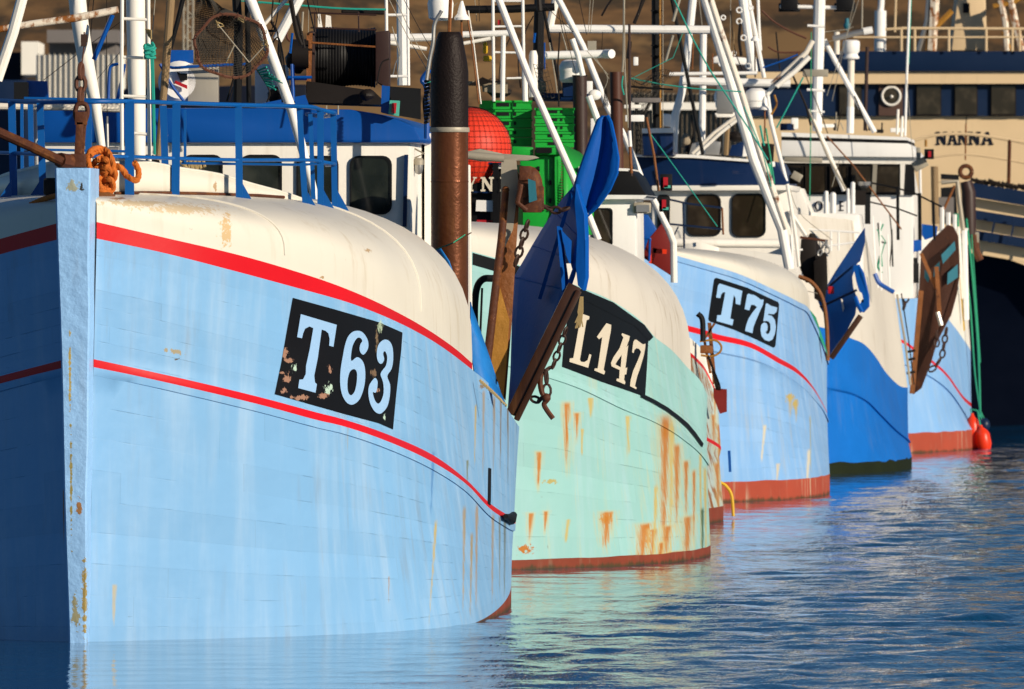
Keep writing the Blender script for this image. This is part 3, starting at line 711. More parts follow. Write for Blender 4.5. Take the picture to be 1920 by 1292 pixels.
# ======================= boat A
o = A.o
wh = face(A, 11, [(67, 262), (770, 262), (771, 560), (67, 560)], 2.6, 'wheelhouse', 'white_paint', bevel=.03)
roof = face(A, 10.94, [(72, 208), (120, 204), (400, 202), (655, 205), (700, 212), (745, 224), (778, 238), (790, 262), (786, 268), (72, 268)], 3.1, 'roof_visor', 'blue', bevel=.02)
for (x0, y0, x1, y1) in ((118, 290, 190, 400), (226, 290, 300, 400), (342, 290, 418, 400), (452, 290, 529, 400), (556, 292, 635, 402), (656, 292, 735, 402)):
    window(A, 11, rr(x0, y0, x1, y1, 17), wh)
face(A, 10.95, [(758, 290), (765, 290), (762, 425), (755, 425)], .04, 'sliding_rail', 'navy', wh)
# glare lamp beside the wheelhouse
lm = MB(); lm.tube([P(770, 275, 87.3), P(795, 288, 87.2), P(778, 296, 87.2)], .008, 6); lm.lathe(P(785, 296, 87.2), [(.03, 0), (.045, -.02), (.045, -.06)], 12)
lm = lm.build('deck_lamp', 'galv', wh)
MB().lathe(P(785, 305, 87.2), [(.038, -.0), (.04, -.05), (.028, -.09), (.005, -.1)], 12).build('lamp_glass', 'steel', lm)
MB().tube(smooth3([tuple(P(780, 430, 88.3)), tuple(P(782, 412, 88.3)), tuple(P(792, 406, 88.3)), tuple(P(802, 412, 88.3)), tuple(P(805, 450, 88.3))]), .022, 10).build('air_vent', 'white_paint', wh)
MB().prism([P(796, 250, 88), P(812, 250, 88), P(812, 520, 88), P(796, 520, 88)], (0, .5, 0)).build('casing', 'white_paint', o)
# net drum (winch) on the roof
wn = MB().prism([P(576, 152, 87.8), P(700, 170, 87.8), P(728, 197, 87.8), P(574, 192, 87.8)], (0, 1.2, 0)).build('net_winch', 'dark_gear', o)
for x0, x1 in ((578, 590), (704, 730)):
    MB().prism([P(x0, 60, 88), P(x1, 57, 88), P(x1, 168, 88), P(x0, 152, 88)], (0, .9, 0)).build('flange', 'brown_stack', wn, bevel=.01)
yc = 88.45; prof = [(.32, 0), (.32, .01)]
dr = MB(); L_ = (704-590)*yc/F
pr = []
for k in range(60):
    t = k/59; pr.append((.25 + .004*math.sin(k*2.2) + .012*math.sin(t*7), t*L_))
dr.lathe(P(590, 108, yc), pr, 28, axis=(1, 0, 0)).build('drum', 'black', wn)
MB().prism([P(575, 62, 87.95), P(586, 62, 87.95), P(583, 160, 87.95), P(574, 176, 87.95)], (0, .03, 0)).build('side_plate', 'rust_beam', wn)
for y in (24, 52): stroke('guard_bar', line3((582, y), (706, y+4), Y=87.9), 3.5, 'brown_stack', wn)
stroke('guard_bar', line3((583, 80), (704, 88), Y=87.85), 4, 'rust_beam', wn)
for x in (590, 672): stroke('guard_post', line3((x, 22), (x+1, 60), Y=87.9), 3, 'brown_stack', wn)
# side-light board
sb = MB().prism([P(716, 160, 86.8), P(731, 162, 86.8), P(729, 214, 86.8), (P(714, 210, 86.8))], (0, .35, 0)).build('light_board', 'blue', o)
MB().prism([P(731, 162, 86.9), P(789, 166, 86.9), P(789, 224, 86.9), P(729, 214, 86.9)], (0, .04, 0)).build('board_panel', 'rubber', sb)
nl = MB().prism([P(731, 188, 86.7), P(750, 189, 86.7), P(748, 218, 86.7), P(728, 214, 86.7)], (0, .1, 0)).build('side_light', 'lamp_green', sb)
MB().prism([P(735, 193, 86.66), P(744, 193, 86.66), P(742, 213, 86.66), P(734, 211, 86.66)], (0, .03, 0)).build('lens', 'lamp_red', nl)
# exhaust stack
st = MB(); z = lambda y: H-(y-HY)*84.6/F
cx = (843-960)*84.6/F; k = 84.6/F
st.lathe((cx, 84.6, 0), [(35*k, .6), (35*k, z(247)), (35*k, z(247)+.001)], 36)
st = st.build('exhaust_stack', 'stack_rust', o)
MB().lathe((cx, 84.6, 0), [(37*k, z(248)), (37.5*k, z(247)), (37.5*k, z(240)), (37*k, z(239))], 36).build('stack_collar', 'galv', st)
MB().lathe((cx, 84.6, 0), [(35.5*k, z(239)), (35.5*k, z(135)), (33*k, z(115)), (29*k, z(95)), (25*k, z(72)), (21*k, z(62)), (19*k, z(60))], 36).build('stack_head', 'stack_black', st)
MB().lathe((cx, 84.6, 0), [(35.4*k, z(342)), (35.7*k, z(341)), (35.7*k, z(340)), (35.4*k, z(339))], 36).build('stack_weld', 'stack_rust', st)
stroke('stack_pipe', line3((842, 66), (845, -8), Y=84.7), 7, 'rust_beam', st)
stroke('stack_lashing', [(812, 470, 83.5), (850, 455, 83.3), (872, 440, 83.5)], 2, 'green_rope', o)
stroke('stack_lashing', [(836, 462, 84.2), (860, 450, 83.6), (884, 436, 83.6)], 2.2, 'rust_chain', o)
MB().prism([P(876, 309, 85.6), (P(882, 309, 85.6)), P(888, 800, 85.6), P(878, 800, 85.6)], (0, .25, 0)).build('white_post', 'white_paint', o, bevel=.01)
MB().prism([P(776, 470, 86), P(880, 590, 86), P(880, 640, 86), P(776, 640, 86)], (0, .2, 0)).build('bulwark_panel', 'white_paint', o)
# whipped hose beside the stack
MB().tube(smooth3([tuple(P(828, 20, 86)), tuple(P(815, 45, 86)), tuple(P(812, 80, 86)), tuple(P(806, 110, 86)), tuple(P(800, 150, 86))]), .016, 8).build('lagged_pipe', 'steel', o)
MB().tube(smooth3([tuple(P(806, 130, 86.4)), tuple(P(792, 150, 86.4)), tuple(P(800, 170, 86.4)), tuple(P(800, 260, 86.4))]), .022, 8).build('hose', 'blue', o)
hs = MB()
for i in range(12): hs.tube([P(806+2*math.sin(i), 150+7*i, 86.2), P(797, 153+7*i, 86.25)], .014, 6)
hs.build('hose_coil', 'dark_gear', o)
# floodlight and antenna dome on the mast
fl = MB().lathe(P(826, 34, 86.5), [(.06, -.02), (.10, .0), (.11, .12), (.09, .2)], 18).build('floodlight', 'white_clean', o)
MB().lathe(P(866, 33, 86.5), [(.065, -.02), (.065, .0), (.04, .03), (.025, .09), (.01, .14)], 14).build('antenna_cone', 'white_clean', o)
stroke('antenna_stem', line3((865, 34), (866, 75), Y=86.5), 4, 'rust_beam', o)
# mast with ladder
YM = 83.6
mast = pole('mast', [(254, -12, YM), (256, 150, YM), (261, 330, YM)], [38, 34, 24], 'white_paint', o, 18)
ld = MB()
for pts, w in (((( 229, -12), (228, 150), (229, 300)), 7), (((278, -12), (279, 150), (281, 330)), 7.5)):
    ld.tube([P(x, y, YM-.25) for x, y in pts], w/2*YM/F, 8)
for y in (35, 107, 180): ld.tube([P(229, y, YM-.25), P(278, y+2, YM-.25)], 3*YM/F, 8)
for y in (250, 318): ld.tube([P(252, y, YM-.25), P(280, y+2, YM-.25)], 3*YM/F, 8)
ld.build('ladder', 'white_paint', mast)
rp = MB()
for i in range(9):
    a = i*1.7; rp.tube(smooth3([tuple(P(277+8*math.cos(a), 80+3*i, YM-.33)), tuple(P(288+3*math.sin(a), 88+2.5*i, YM-.36)), tuple(P(279-7*math.cos(a), 92+2*i, YM-.38)), tuple(P(272, 84+3*i, YM-.33))], 4), .012, 6)
for j in range(3): rp.tube([P(283+2*j, 105, YM-.3), P(286+1.5*j, 180, YM-.3), P(289+j, 290, YM-.3)], .007, 6)
rp.build('knotted_rope', 'teal_rope', o)
gr = MB()
for j in range(6): gr.tube([P(273+j, 55+j*2, YM-.3), P(284, 58+j*3, YM-.33)], .008, 6)
gr.build('rope_lashing', 'tan_rope', o)
pole('wooden_pole', [(321, -10, YM+.6), (310, 140, YM+.6), (296, 300, YM+.6)], [17, 15, 11], 'wood', o)
# tripod legs, boom and gallows in white
pole('mast_leg', [(46, -20, 82.5), (24, 62, 82.5), (-6, 150, 82.5)], 21, 'white_paint', o)
pole('mast_leg', [(143, -20, 84.2), (148, 30, 84.2), (160, 110, 84.2), (178, 190, 84.2), (192, 285, 84.2)], [34, 33, 30, 22, 14], 'white_paint', o, 14)
pole('mast_leg', [(462, -20, 84.5), (510, 105, 84.5), (548, 210, 84.5), (578, 320, 84.5), (596, 392, 84.5)], [21, 20, 19, 17, 15], 'white_clean', o, 14)
pole('mast_brace', [(566, -12, 85.5), (520, 75, 85.5)], 19, 'white_clean', o)
pole('mast_brace', [(545, -10, 85.6), (492, 50, 85.6), (484, 20, 85.6)], 7, 'white_paint', o)
pole('boom', [(-10, 199, 85), (120, 200, 85), (232, 204, 85)], 15, 'white_rusty', o)
pole('boom', [(-10, 56, 83), (60, 45, 83), (140, 34, 83), (222, 18, 83)], [13, 14, 15, 14], 'white_rust_heavy', o, 12)
pole('brace', [(211, 28, 84), (176, 112, 84)], 9, 'blue', o)
for pts, w, mt in (([(443, -10), (447, 60), (445, 192)], 17, 'black'), ([(463, -10), (467, 192)], 10, 'black'), ([(345, -10), (333, 40), (319, 92)], 9, 'black')):
    pole('derrick', line3(*pts, Y=86), w, mt, o)
# blue gantry on the roof
for pts in (((203, 190), (205, 135), (210, 123), (222, 120)), ((300, 120), (322, 160), (345, 190)), ((318, 96), (316, 125), (360, 125), (420, 122), (470, 120)), ((547, 120), (550, 190)), ((540, 145), (585, 145))):
    MB().tube(smooth3([tuple(P(x, y, 87.2)) for x, y in pts], 4), 4.5*87.2/F/1.6, 8).build('gantry_tube', 'blue', o)
for q in (((216, 190), (232, 120), (236, 120), (222, 190)), ((316, 94), (362, 94), (362, 118), (316, 118)), ((50, 152), (88, 152), (91, 186), (52, 186)), ((545, 122), (552, 122), (553, 200), (546, 200)), ((480, 196), (572, 178), (580, 200), (480, 204)), ((538, 143), (575, 143), (575, 150), (538, 150))):
    MB().prism([P(x, y, 87.5) for x, y in q], (0, .12, 0)).build('gantry_plate', 'blue', o)
MB().prism([P(26, 154, 87.3), P(52, 154, 87.3), P(52, 186, 87.3), P(26, 186, 87.3)], (0, .3, 0)).build('battery_box', 'rubber', o)
# life raft drum, locker, vent boxes
lr = MB().lathe(P(338, 155, 87.6)+Vector((0, -.3, 0)), [(.02, 0), (.14, .0), (.18, .05), (.19, .5), (.14, .6)], 24, axis=(0, 1, 0)).build('raft_drum', 'white_clean', o)
MB().prism([P(331, 134, 87.25), P(340, 138, 87.25), (P(351, 138, 87.25)), P(351, 150, 87.25), P(338, 152, 87.25)], (0, .03, 0)).build('raft_clip', 'black', lr)
MB().prism([P(329, 151, 87.24), P(351, 160, 87.24), P(351, 167, 87.24), P(326, 156, 87.24)], (0, .02, 0)).build('raft_label', 'lamp_red', lr)
MB().prism([P(352, 121, 87.3), P(409, 121, 87.3), P(409, 192, 87.3), P(352, 192, 87.3)], (0, .3, 0)).build('roof_locker', 'alu', o, bevel=.006)
MB().prism([P(480, 128, 88.6), P(540, 128, 88.6), P(545, 196, 88.6), P(480, 196, 88.6)], (0, .2, 0)).build('skylight', 'white_paint', o)
tr = MB()
for i in range(8): tr.tube([P(484+2.3*i, 132+4*i, 84.3), P(500+3*i*.8, 126+6*i, 84.2)], .008, 5)
for i in range(6): tr.tube([P(495, 142, 84.3), P(505+5*i, 136+4*i, 84.15)], .005, 5)
tr.build('rope_tail', 'teal_rope', o)
# assorted stays and hoses
for pts, w, mt in (([(168, -5), (160, 60), (158, 122)], 1.6, 'dark_gear'), ([(176, -5), (167, 100), (160, 185)], 2, 'dark_gear'), ([(200, -5), (200, 125), (201, 218)], 1.4, 'dark_gear'),
                   ([(241, 30), (160, 90), (82, 150)], 1.4, 'dark_gear'), ([(240, 80), (181, 150)], 1, 'dark_gear'), ([(291, -5), (286, 60), (284, 80)], 2, 'galv'),
                   ([(512, 0), (510, 40), (520, 60), (530, 130), (545, 190)], 3, 'dark_gear'), ([(545, 0), (556, 60), (565, 85)], 9, 'dark_gear'), ([(500, 100), (520, 70), (530, 100), (536, 150), (548, 195)], 3, 'black'),
                   ([(440, 140), (425, 190)], 4, 'dark_gear'), ([(520, 168), (545, 198)], 3, 'dark_gear'), ([(575, -5), (590, 60)], 3, 'black'), ([(730, 0), (760, 60), (800, 130)], 1.5, 'galv')):
    stroke('stay', line3(*pts, Y=84.9), w, mt, o, sm=4 if len(pts) > 2 else 0)
tb = MB(); tb.tube([P(201, 218, 84.4), P(201, 232, 84.4)], .008, 6); tb.tube([P(201, 232, 84.4), P(202, 280, 84.4)], .013, 8); tb.tube([P(195, 282, 84.4), P(222, 282, 84.4)], .03, 8); tb.build('turnbuckle', 'steel', o)
# hoop of netting hung up to dry
YN_ = 84.0; rg = MB(); cxp, cyp = 433, 86
ring = [P(cxp+68*math.cos(t)+2*math.sin(7*t), cyp+59*math.sin(t)+2*math.cos(5*t), YN_+.12*math.cos(t)) for t in [k*2*math.pi/40 for k in range(41)]]
rg.tube(ring, .013, 6, False)
for k in range(60):
    p = ring[k % 40].lerp(ring[(k+1) % 40], random.random()); rg.tube([p+Vector((random.uniform(-.02, .02), -.01, random.uniform(-.025, .025))), p+Vector((random.uniform(-.02, .02), -.015, random.uniform(-.025, .025)))], .005, 4)
hoop = rg.build('hoop_net', 'rust_chain', None)
tag(hoop, 'round rusty hoop of dark netting hung beside the ladder mast', 'net')
nt_ = MB(); rows = []
for i in range(31):
    t = i/30; row = []
    for j in range(57):
        a = j*2*math.pi/56; r = (1-t)
        x = cxp + 68*math.cos(a)*r*1 + (405-cxp)*t*.5; y = cyp + 59*math.sin(a)*r + (15-cyp)*t
        row.append(P(x, y, YN_+.7*t+.12*math.cos(a)*r))
    rows.append(row)
nt_.grid(rows); no = nt_.build('netting', 'net', hoop, smooth=0)
wf = no.modifiers.new('w', 'WIREFRAME'); wf.thickness = .0045; wf.use_replace = True
nt_ = MB(); nt_.grid([[P(367+(78 if j else 30)*i/26*(.3+.7*min(1, j/9))+ (0 if j else 0), -8+j*3.4 + i*.9*j/12, YN_+.5+.1*math.sin(i*.5+j*.6)) for i in range(27)] for j in range(13)])
no = nt_.build('netting', 'net', hoop, smooth=0); wf = no.modifiers.new('w', 'WIREFRAME'); wf.thickness = .007
nt_ = MB(); nt_.grid([[P(366+60*i/22, 36+j*4.2, YN_+.6+.1*math.sin(i*.5+j*.6)) for i in range(23)] for j in range(20)])
no = nt_.build('netting', 'net', hoop, smooth=0); wf = no.modifiers.new('w', 'WIREFRAME'); wf.thickness = .005
for a, b in (((408, 45), (467, 117)), ((467, 117), (494, 88)), ((440, 84), (424, 116))): stroke('cross_rod', line3(a, b, Y=YN_-.05), 2.2, 'galv', hoop)

# coaming behind the foredeck rail
CP = [(.9, .0), (1.4, .35), (2.0, .7), (2.9, 1.05), (3.8, 1.3), (4.6, 1.42)]
ctop = [(150, 296), (213, 298), (267, 303), (333, 315), (417, 329), (467, 344), (567, 374), (597, 390), (608, 408), (612, 424)]
def dome_z(bt, a, b):
    g = bt.wb; rows = [r for r in g]; best = 9; i = min(range(len(g[0])), key=lambda i: abs(g[0][i][0]-a))
    col = sorted((r[i][1], r[i][2]) for r in g); b0 = max(-col[-1][0], min(col[-1][0], b))
    for (x0, z0), (x1, z1) in zip(col, col[1:]):
        if x0 <= b0 <= x1: return z0 + (z1-z0)*(b0-x0)/max(1e-6, x1-x0)
    return col[-1][1]
for sd in (1, -1):
    t_, b_ = [], []
    for i in range(49):
        q = catmull(CP, i/48); a, b = q
        w = A.L(a, b, 0); px = 960+F*w.x/w.y
        zt = H-(interp(ctop, min(px, 611))-HY)*w.y/F; zb = dome_z(A, a, b)-.02
        zt = max(zt, zb+.01)
        t_.append(A.L(a, sd*b, zt)); b_.append(A.L(a, sd*b, zb))
    cm = MB().grid([b_, t_]).build('coaming', 'white_wb', o, solid=.02)
    MB().tube(t_, .014, 6).build('coaming_lip', 'white_wb', cm)
    if sd == 1:
        MB().tube([b_[i]+Vector((0, -.03, .03)) for i in range(4, 38, 5)], .013, 6).build('coaming_foot', 'rust_steel', cm)
# foredeck guard rail
pts = [(243, 372, 190), (329, 370, 193), (449, 375, 197), (573, 392, 200), (601, 386, 206), (628, 388, 213)]
rl = MB(); tops = []; mids = []
posts = []
for (x, yb, yt) in pts:
    h_ = hit(bvA, x, yb) or hit(bvA, x, yb+8) or hit(bvA, x, yb+16)
    Yp = h_[0].y if h_ else 79
    posts.append((x, yb, yt, Yp))
print('rail Y', [round(p[3], 2) for p in posts])
YR_ = [77.1, 77.6, 78.2, 79.3, 79.7, 80.1]
def railpt(i, y): return P(pts[i][0], y, YR_[i])
lft = [(-30, 188, 78.6), (25, 190, 77.9), (80, 192, 77.3)]
topc = [tuple(P(*p)) for p in lft] + [tuple(P(160, 191, 76.9))] + [tuple(railpt(i, pts[i][2])) for i in range(6)] + [tuple(P(608, 218, 82.2)), tuple(P(575, 214, 82.6))]
midc = [tuple(P(x, y, Y)) for x, y, Y in ((-30, 286, 78.6), (25, 287, 77.9), (80, 290, 77.3), (160, 293, 76.9))] + [tuple(railpt(i, y)) for i, y in enumerate((294, 297, 300, 300, 303, 308))] + [tuple(P(612, 310, 82.2))]
rail = MB().tube(smooth3(topc, 5), .017, 8).build('guard_rail', 'blue_rail', o)
MB().tube(smooth3(midc, 5), .014, 8).build('mid_rail', 'blue_rail', rail)
for i, (x, yb, yt) in enumerate(pts):
    w = (17, 15, 13, 11, 12, 11)[i]*YR_[i]/F
    base = P(x, yb, YR_[i]); tp = P(x-(0, -2, 2, 12, 0, 3)[i], yt, YR_[i])
    a = base; zz = dome_z(A, base.y-76, base.x-A.X0-(base.y-76)*A.sn)
    m = MB().bar(Vector((base.x, base.y, min(base.z, zz))), tp, w, .05)
    if i in (2, 3, 4, 5):
        m.prism([Vector((base.x+w*.4, base.y, base.z+.13)), Vector((base.x+w*.4+.09, base.y, base.z-.03)), Vector((base.x+w*.4, base.y, base.z-.02))], (0, .02, 0))
    m.build('rail_post', 'blue_rail', rail)
for x, yb, yt, Y, w, dx in ((26, 372, 190, 77.9, 14, -4), (81, 372, 193, 77.3, 13, -6), (60, 352, 192, 79.4, 10, -3), (42, 345, 190, 80, 6, -1), (347, 305, 206, 81.5, 5, 0), (166, 300, 192, 80.8, 12, 0), (310, 325, 198, 81.8, 13, -4), (588, 380, 214, 81.8, 8, -6)):
    MB().bar(P(x, yb, Y), P(x+dx, yt, Y), w*Y/F, .04).build('rail_post', 'blue_rail', rail)
for x, y in ((26, 372), (81, 372)):
    MB().prism([P(x-5, y-35, 77.5), P(x-5, y, 77.5), P(x-28, y, 77.5)], (0, .02, 0)).build('rail_foot', 'blue_rail', rail)
stroke('rear_rail', [(45, 184, 81.5), (240, 188, 81.5)], 5, 'blue_rail', rail); stroke('rear_rail', [(45, 280, 81.5), (240, 284, 81.5)], 5, 'blue_rail', rail)
stroke('rear_rail', [(340, 306, 81.5), (560, 309, 81.5), (630, 306, 81.5)], 5, 'blue_rail', rail)
for x, y in ((0, 0), ):
    pass
for x in (612, 634): stroke('rail_hook', line3((x, 215), (x, 198), Y=81.5), 3, 'galv', rail)
# forestay chain, shackles and anchor bar over the stem
ch = MB().chain(P(152, 122, 75.9), P(151, 192, 75.9), .115, .016).build('forestay_chain', 'rust_chain', o)
MB().tube([P(158, 60, 75.9), P(158, 85, 75.9), P(153, 124, 75.9)], .006, 6).build('stay_clamp', 'rust_chain', ch)
bt_ = MB(); bt_.box(P(158, 72, 75.9), (.05, .04, .06)); bt_.box(P(157, 82, 75.9), (.04, .05, .04)); bt_.build('wire_clip', 'dark_chain', ch)
sh = MB(); sh.tube(smooth3([tuple(P(x, y, 75.85)) for x, y in ((146, 232), (141, 214), (144, 198), (153, 194), (162, 198), (164, 212), (158, 232))]), .019, 8)
sh.box(P(152, 222, 75.85), (.09, .05, .10)); sh.bar(P(150, 228, 75.85), P(146, 300, 75.85), .055, .05); sh.bar(P(158, 228, 75.85), P(153, 292, 75.85), .035, .03); sh.box(P(147, 300, 75.85), (.11, .12, .09)); sh.box(P(140, 309, 75.85), (.16, .15, .04))
sh.build('stem_shackle', 'rust_steel', o, bevel=.006)
MB().tube([P(-20, 240, 75.6), P(60, 276, 75.6), P(118, 304, 75.6)], .037, 10).tube([P(112, 300, 75.6), P(130, 304, 75.7)], .055, 10).build('anchor_bar', 'rust_steel', o)
MB().box(P(95, 350, 77), (.10, .2, .13)).build('deck_cleat', 'rubber', o, bevel=.02)
# loops of orange mooring rope
def rope(mb, pts, r, n=8):
    q = smooth3([tuple(p) for p in pts], n); mb.tube(q, r, 10)
    # twisted strands standing proud
    L = 0; hel = [[], [], []]
    for i, p in enumerate(q):
        if i: L += (q[i]-q[i-1]).length
        t = (q[min(i+1, len(q)-1)]-q[max(i-1, 0)]).normalized(); u = t.cross(Vector((.3, 1, .2))).normalized(); w = t.cross(u)
        for k in range(3):
            a = L/r*1.1 + k*2.094; hel[k].append(p+(u*math.cos(a)+w*math.sin(a))*r*.55)
    for k in range(3): mb.tube(hel[k], r*.62, 6)
rc = MB()
for pts in ([(170, 330), (186, 312), (204, 316), (212, 334), (206, 352), (192, 360), (182, 350)], [(180, 318), (194, 308), (208, 310), (216, 326), (208, 344), (196, 348)], [(182, 300), (196, 294), (206, 302), (200, 314), (186, 312)], [(176, 340), (165, 300), (172, 282), (192, 279), (206, 292), (200, 320), (186, 345), (188, 365)], [(168, 292), (180, 284), (198, 286), (210, 300), (214, 330), (204, 352), (190, 352), (182, 330), (196, 314), (222, 312), (236, 326)],
            [(178, 322), (196, 322), (212, 314), (228, 316), (238, 330), (256, 338), (260, 322), (252, 304)], [(176, 348), (190, 340), (206, 336), (212, 350), (204, 362), (190, 358), (180, 362)], [(172, 310), (184, 300), (200, 300), (208, 318), (198, 334), (180, 336), (174, 352)]):
    rope(rc, [P(x, y, 76.6+.05*math.sin(i*2+len(pts))) for i, (x, y) in enumerate(pts)], .021, 10)
rc = rc.build('mooring_rope', 'orange_rope', None); tag(rc, 'loops of thick orange rope heaped beside the blue stem head', 'rope')
r2 = MB(); rope(r2, [P(118, 364, 75.95), P(80, 374, 76.2), P(40, 392, 76.4), (P(0, 408, 76.6)), P(-40, 420, 76.9)], .019, 24)
r2 = r2.build('mooring_rope', 'orange_rope', None); tag(r2, 'orange rope stretched from the blue stem down past the left edge', 'rope')
MB().prism([P(170, 362, 76.5), P(205, 360, 76.5), P(222, 372, 76.5), P(172, 373, 76.5)], (0, .4, 0)).build('fairlead', 'rust_beam', o, bevel=.01)
cl = MB()
for i in range(4): cl.tube(smooth3([tuple(P(345+8*i, 318, 83)), tuple(P(349+8*i, 303, 83)), tuple(P(356+8*i, 300, 83)), tuple(P(361+8*i, 318, 83))], 4), .014, 6)
cl.tube([P(330, 297, 83), P(352, 316, 83)], .014, 6)
cl.build('tan_coil', 'tan_rope', o)
# blue tarpaulin on the quarter
tp = MB(); rows = []
for i in range(13):
    t = i/12; xl = 884+8*t*t*3; xr = 884+63*t**.9
    yt = 586+165*t; rows.append([P(884+(xr-884)*s_*1.0, (560+ (755-560)*t) if s_ else (560+(712-560)*t), 83.2+.06*math.sin(t*9+s_*4)+.1*s_) for s_ in (0, .35, .7, 1)])
tp.grid([[P(882, 566, 83.3), P(884, 575, 83.3)], [P(882, 620, 83.2), P(903, 628, 83.35)], [P(883, 660, 83.2), P(921, 680, 83.3)], [P(890, 705, 83.1), P(938, 735, 83.4)], [P(936, 748, 83.3), P(948, 758, 83.4)]])
tp = tp.build('tarpaulin', 'blue_tarp', None, solid=.01); tag(tp, 'folded bright blue tarpaulin between the white bow deck and the rusty beam', 'tarpaulin')
MB().add([P(826, 466, 82.4), P(842, 490, 82.4), P(856, 532, 82.4), P(848, 545, 82.5), P(832, 500, 82.5), P(815, 470, 82.5)], [(0, 1, 2, 3, 4, 5)]).build('tarpaulin_corner', 'blue_tarp', tp, solid=.01)
# rubbing strake end, scupper slots, rail hawser
MB().tube([P(948, 968, 83.2), P(958, 974, 84.2), P(963, 966, 85)], [.02, .045, .03], 10).build('strake_shoe', 'rubber', o)
for q in ([(915, 877), (920, 879), (919, 948), (914, 944)],):
    decal([q], bvA, 'scupper', 'black', o, .006)
hw = MB()
for i in range(14): hw.tube([P(900+3.6*i, 712+3.1*i+(i*i)*.04, 82.2), P(903.5+3.6*i, 719+3.2*i, 82.2)], .012, 5)
hw.build('rail_chafing', 'tan_rope', o)

# rusty gallows beam
gy = 86.0
ga = MB(); ga.prism([P(957, 300, gy), P(976, 330, gy), P(972, 400, gy), (P(960, 600, gy)), P(948, 752, gy), P(915, 705, gy), P(930, 560, gy), P(944, 420, gy)], (0, .25, 0))
ga = ga.build('gallows', 'rust_beam', o, bevel=.012)
MB().tube([P(948, 360, gy-.1), P(940, 450, gy-.1), P(927, 560, gy-.1), P(912, 690, gy-.1)], [.03, .034, .036, .036], 12).sphere(P(948, 356, gy-.1), .032).build('gallows_pipe', 'rust_steel', ga)
MB().prism([P(940, 300, gy-.03), P(968, 298, gy-.03), P(972, 345, gy-.03), P(962, 430, gy-.03), P(944, 470, gy-.03), P(938, 400, gy-.03)], (0, .03, 0)).build('weathered_plate', 'galv', ga)
MB().prism([P(932, 520, gy-.02), P(955, 600, gy-.02), P(950, 680, gy-.02), P(944, 745, gy-.02), P(919, 705, gy-.02), P(926, 600, gy-.02)], (0, .02, 0)).build('rusty_patch', 'rust_yellow', ga)
MB().prism([P(876, 284, gy), P(900, 279, gy), P(943, 288, gy), P(943, 304, gy), P(900, 302, gy), P(876, 298, gy)], (0, .12, 0)).prism([P(940, 288, gy), P(1002, 292, gy), P(1012, 296, gy), P(990, 301, gy), P(940, 302, gy)], (0, .15, 0)).build('gallows_head', 'galv', ga, bevel=.008)
MB().tube([P(872, 291, gy-.1), P(945, 297, gy-.1)], .035, 12).build('roller', 'galv', ga)
bl = MB().sphere(P(994, 352, gy-.15), .12, 16, (.9, .5, 1.5)).box(P(985, 325, gy-.15), (.10, .15, .12)).box(P(998, 385, gy-.15), (.16, .12, .12)).box(P(1010, 372, gy-.15), (.09, .1, .2)).tube([P(988, 395, gy-.25), P(970, 380, gy-.25), P(978, 345, gy-.25)], .025, 8)
bl.build('pulley_block', 'rust_steel', ga, bevel=.01)
MB().prism([P(990, 335, gy-.3), P(1004, 340, gy-.3), P(1007, 375, gy-.3), P(992, 380, gy-.3)], (0, .05, 0)).build('sheave', 'teal_patch', ga)
MB().chain(P(990, 415, gy-.2), P(966, 497, gy-.1), .10, .011).build('hanging_chain', 'dark_chain', ga)
# black tyre-rimmed opening seen behind the beam
fd = MB().tube(smooth3([tuple(P(x, y, 87.2)) for x, y in ((925, 522), (905, 524), (893, 545), (890, 600), (896, 648), (912, 655), (925, 650))], 5), .03, 8).tube([P(904, 540, 87.2), P(900, 640, 87.2)], .01, 6).build('hanging_tyre_frame', 'rubber', o)

# ======================= the big blue trawl door between the first two boats
def tdoor(name, label, org, parts, group='trawl doors hung on the boats'):
    t = thing(name, label, 'trawl door', org, group)
    for (nm, mt, polys, th) in parts:
        m = MB()
        for poly in polys:
            m.prism([P(*p) for p in poly], (0, th, 0))
        m.build(nm, mt, t, bevel=0)
    return t
Y = 86.2
td = thing('trawl_door', 'large bright blue trawl door hung beside the L147 plate', 'trawl door', P(1020, 740, Y), 'trawl doors')
# upper wing folded about a middle line
edgeL = [(1131, 217, 86.22), (1121, 224, 86.2), (1108, 258, 86.15), (1092, 302, 86.12), (1083, 328, 86.1), (1077, 350, 86.1), (1083, 380, 86.12), (1093, 404, 86.15)]
midl = [(1135, 217, 86.25), (1136, 226, 86.25), (1135, 262, 86.22), (1128, 300, 86.2), (1120, 335, 86.2), (1110, 364, 86.2), (1103, 386, 86.2), (1096, 404, 86.2)]
edgeR = [(1139, 218, 86.2), (1145, 230, 86.16), (1152, 262, 86.1), (1158, 297, 86.04), (1156, 324, 86.02), (1143, 354, 86.04), (1121, 385, 86.1), (1098, 406, 86.16)]
rows = []
for k in range(len(midl)):
    l, m_, r = P(*edgeL[k]), P(*midl[k]), P(*edgeR[k])
    rows.append([l, l.lerp(m_, .5), m_.lerp(l, .04), m_.lerp(r, .04), m_.lerp(r, .5), r])
wing = MB().grid(rows).build('wing', 'door_blue', td, smooth=14, solid=.035)
MB().tube([P(*p) for p in edgeR], .018, 6).build('wing_rim', 'door_blue', wing)
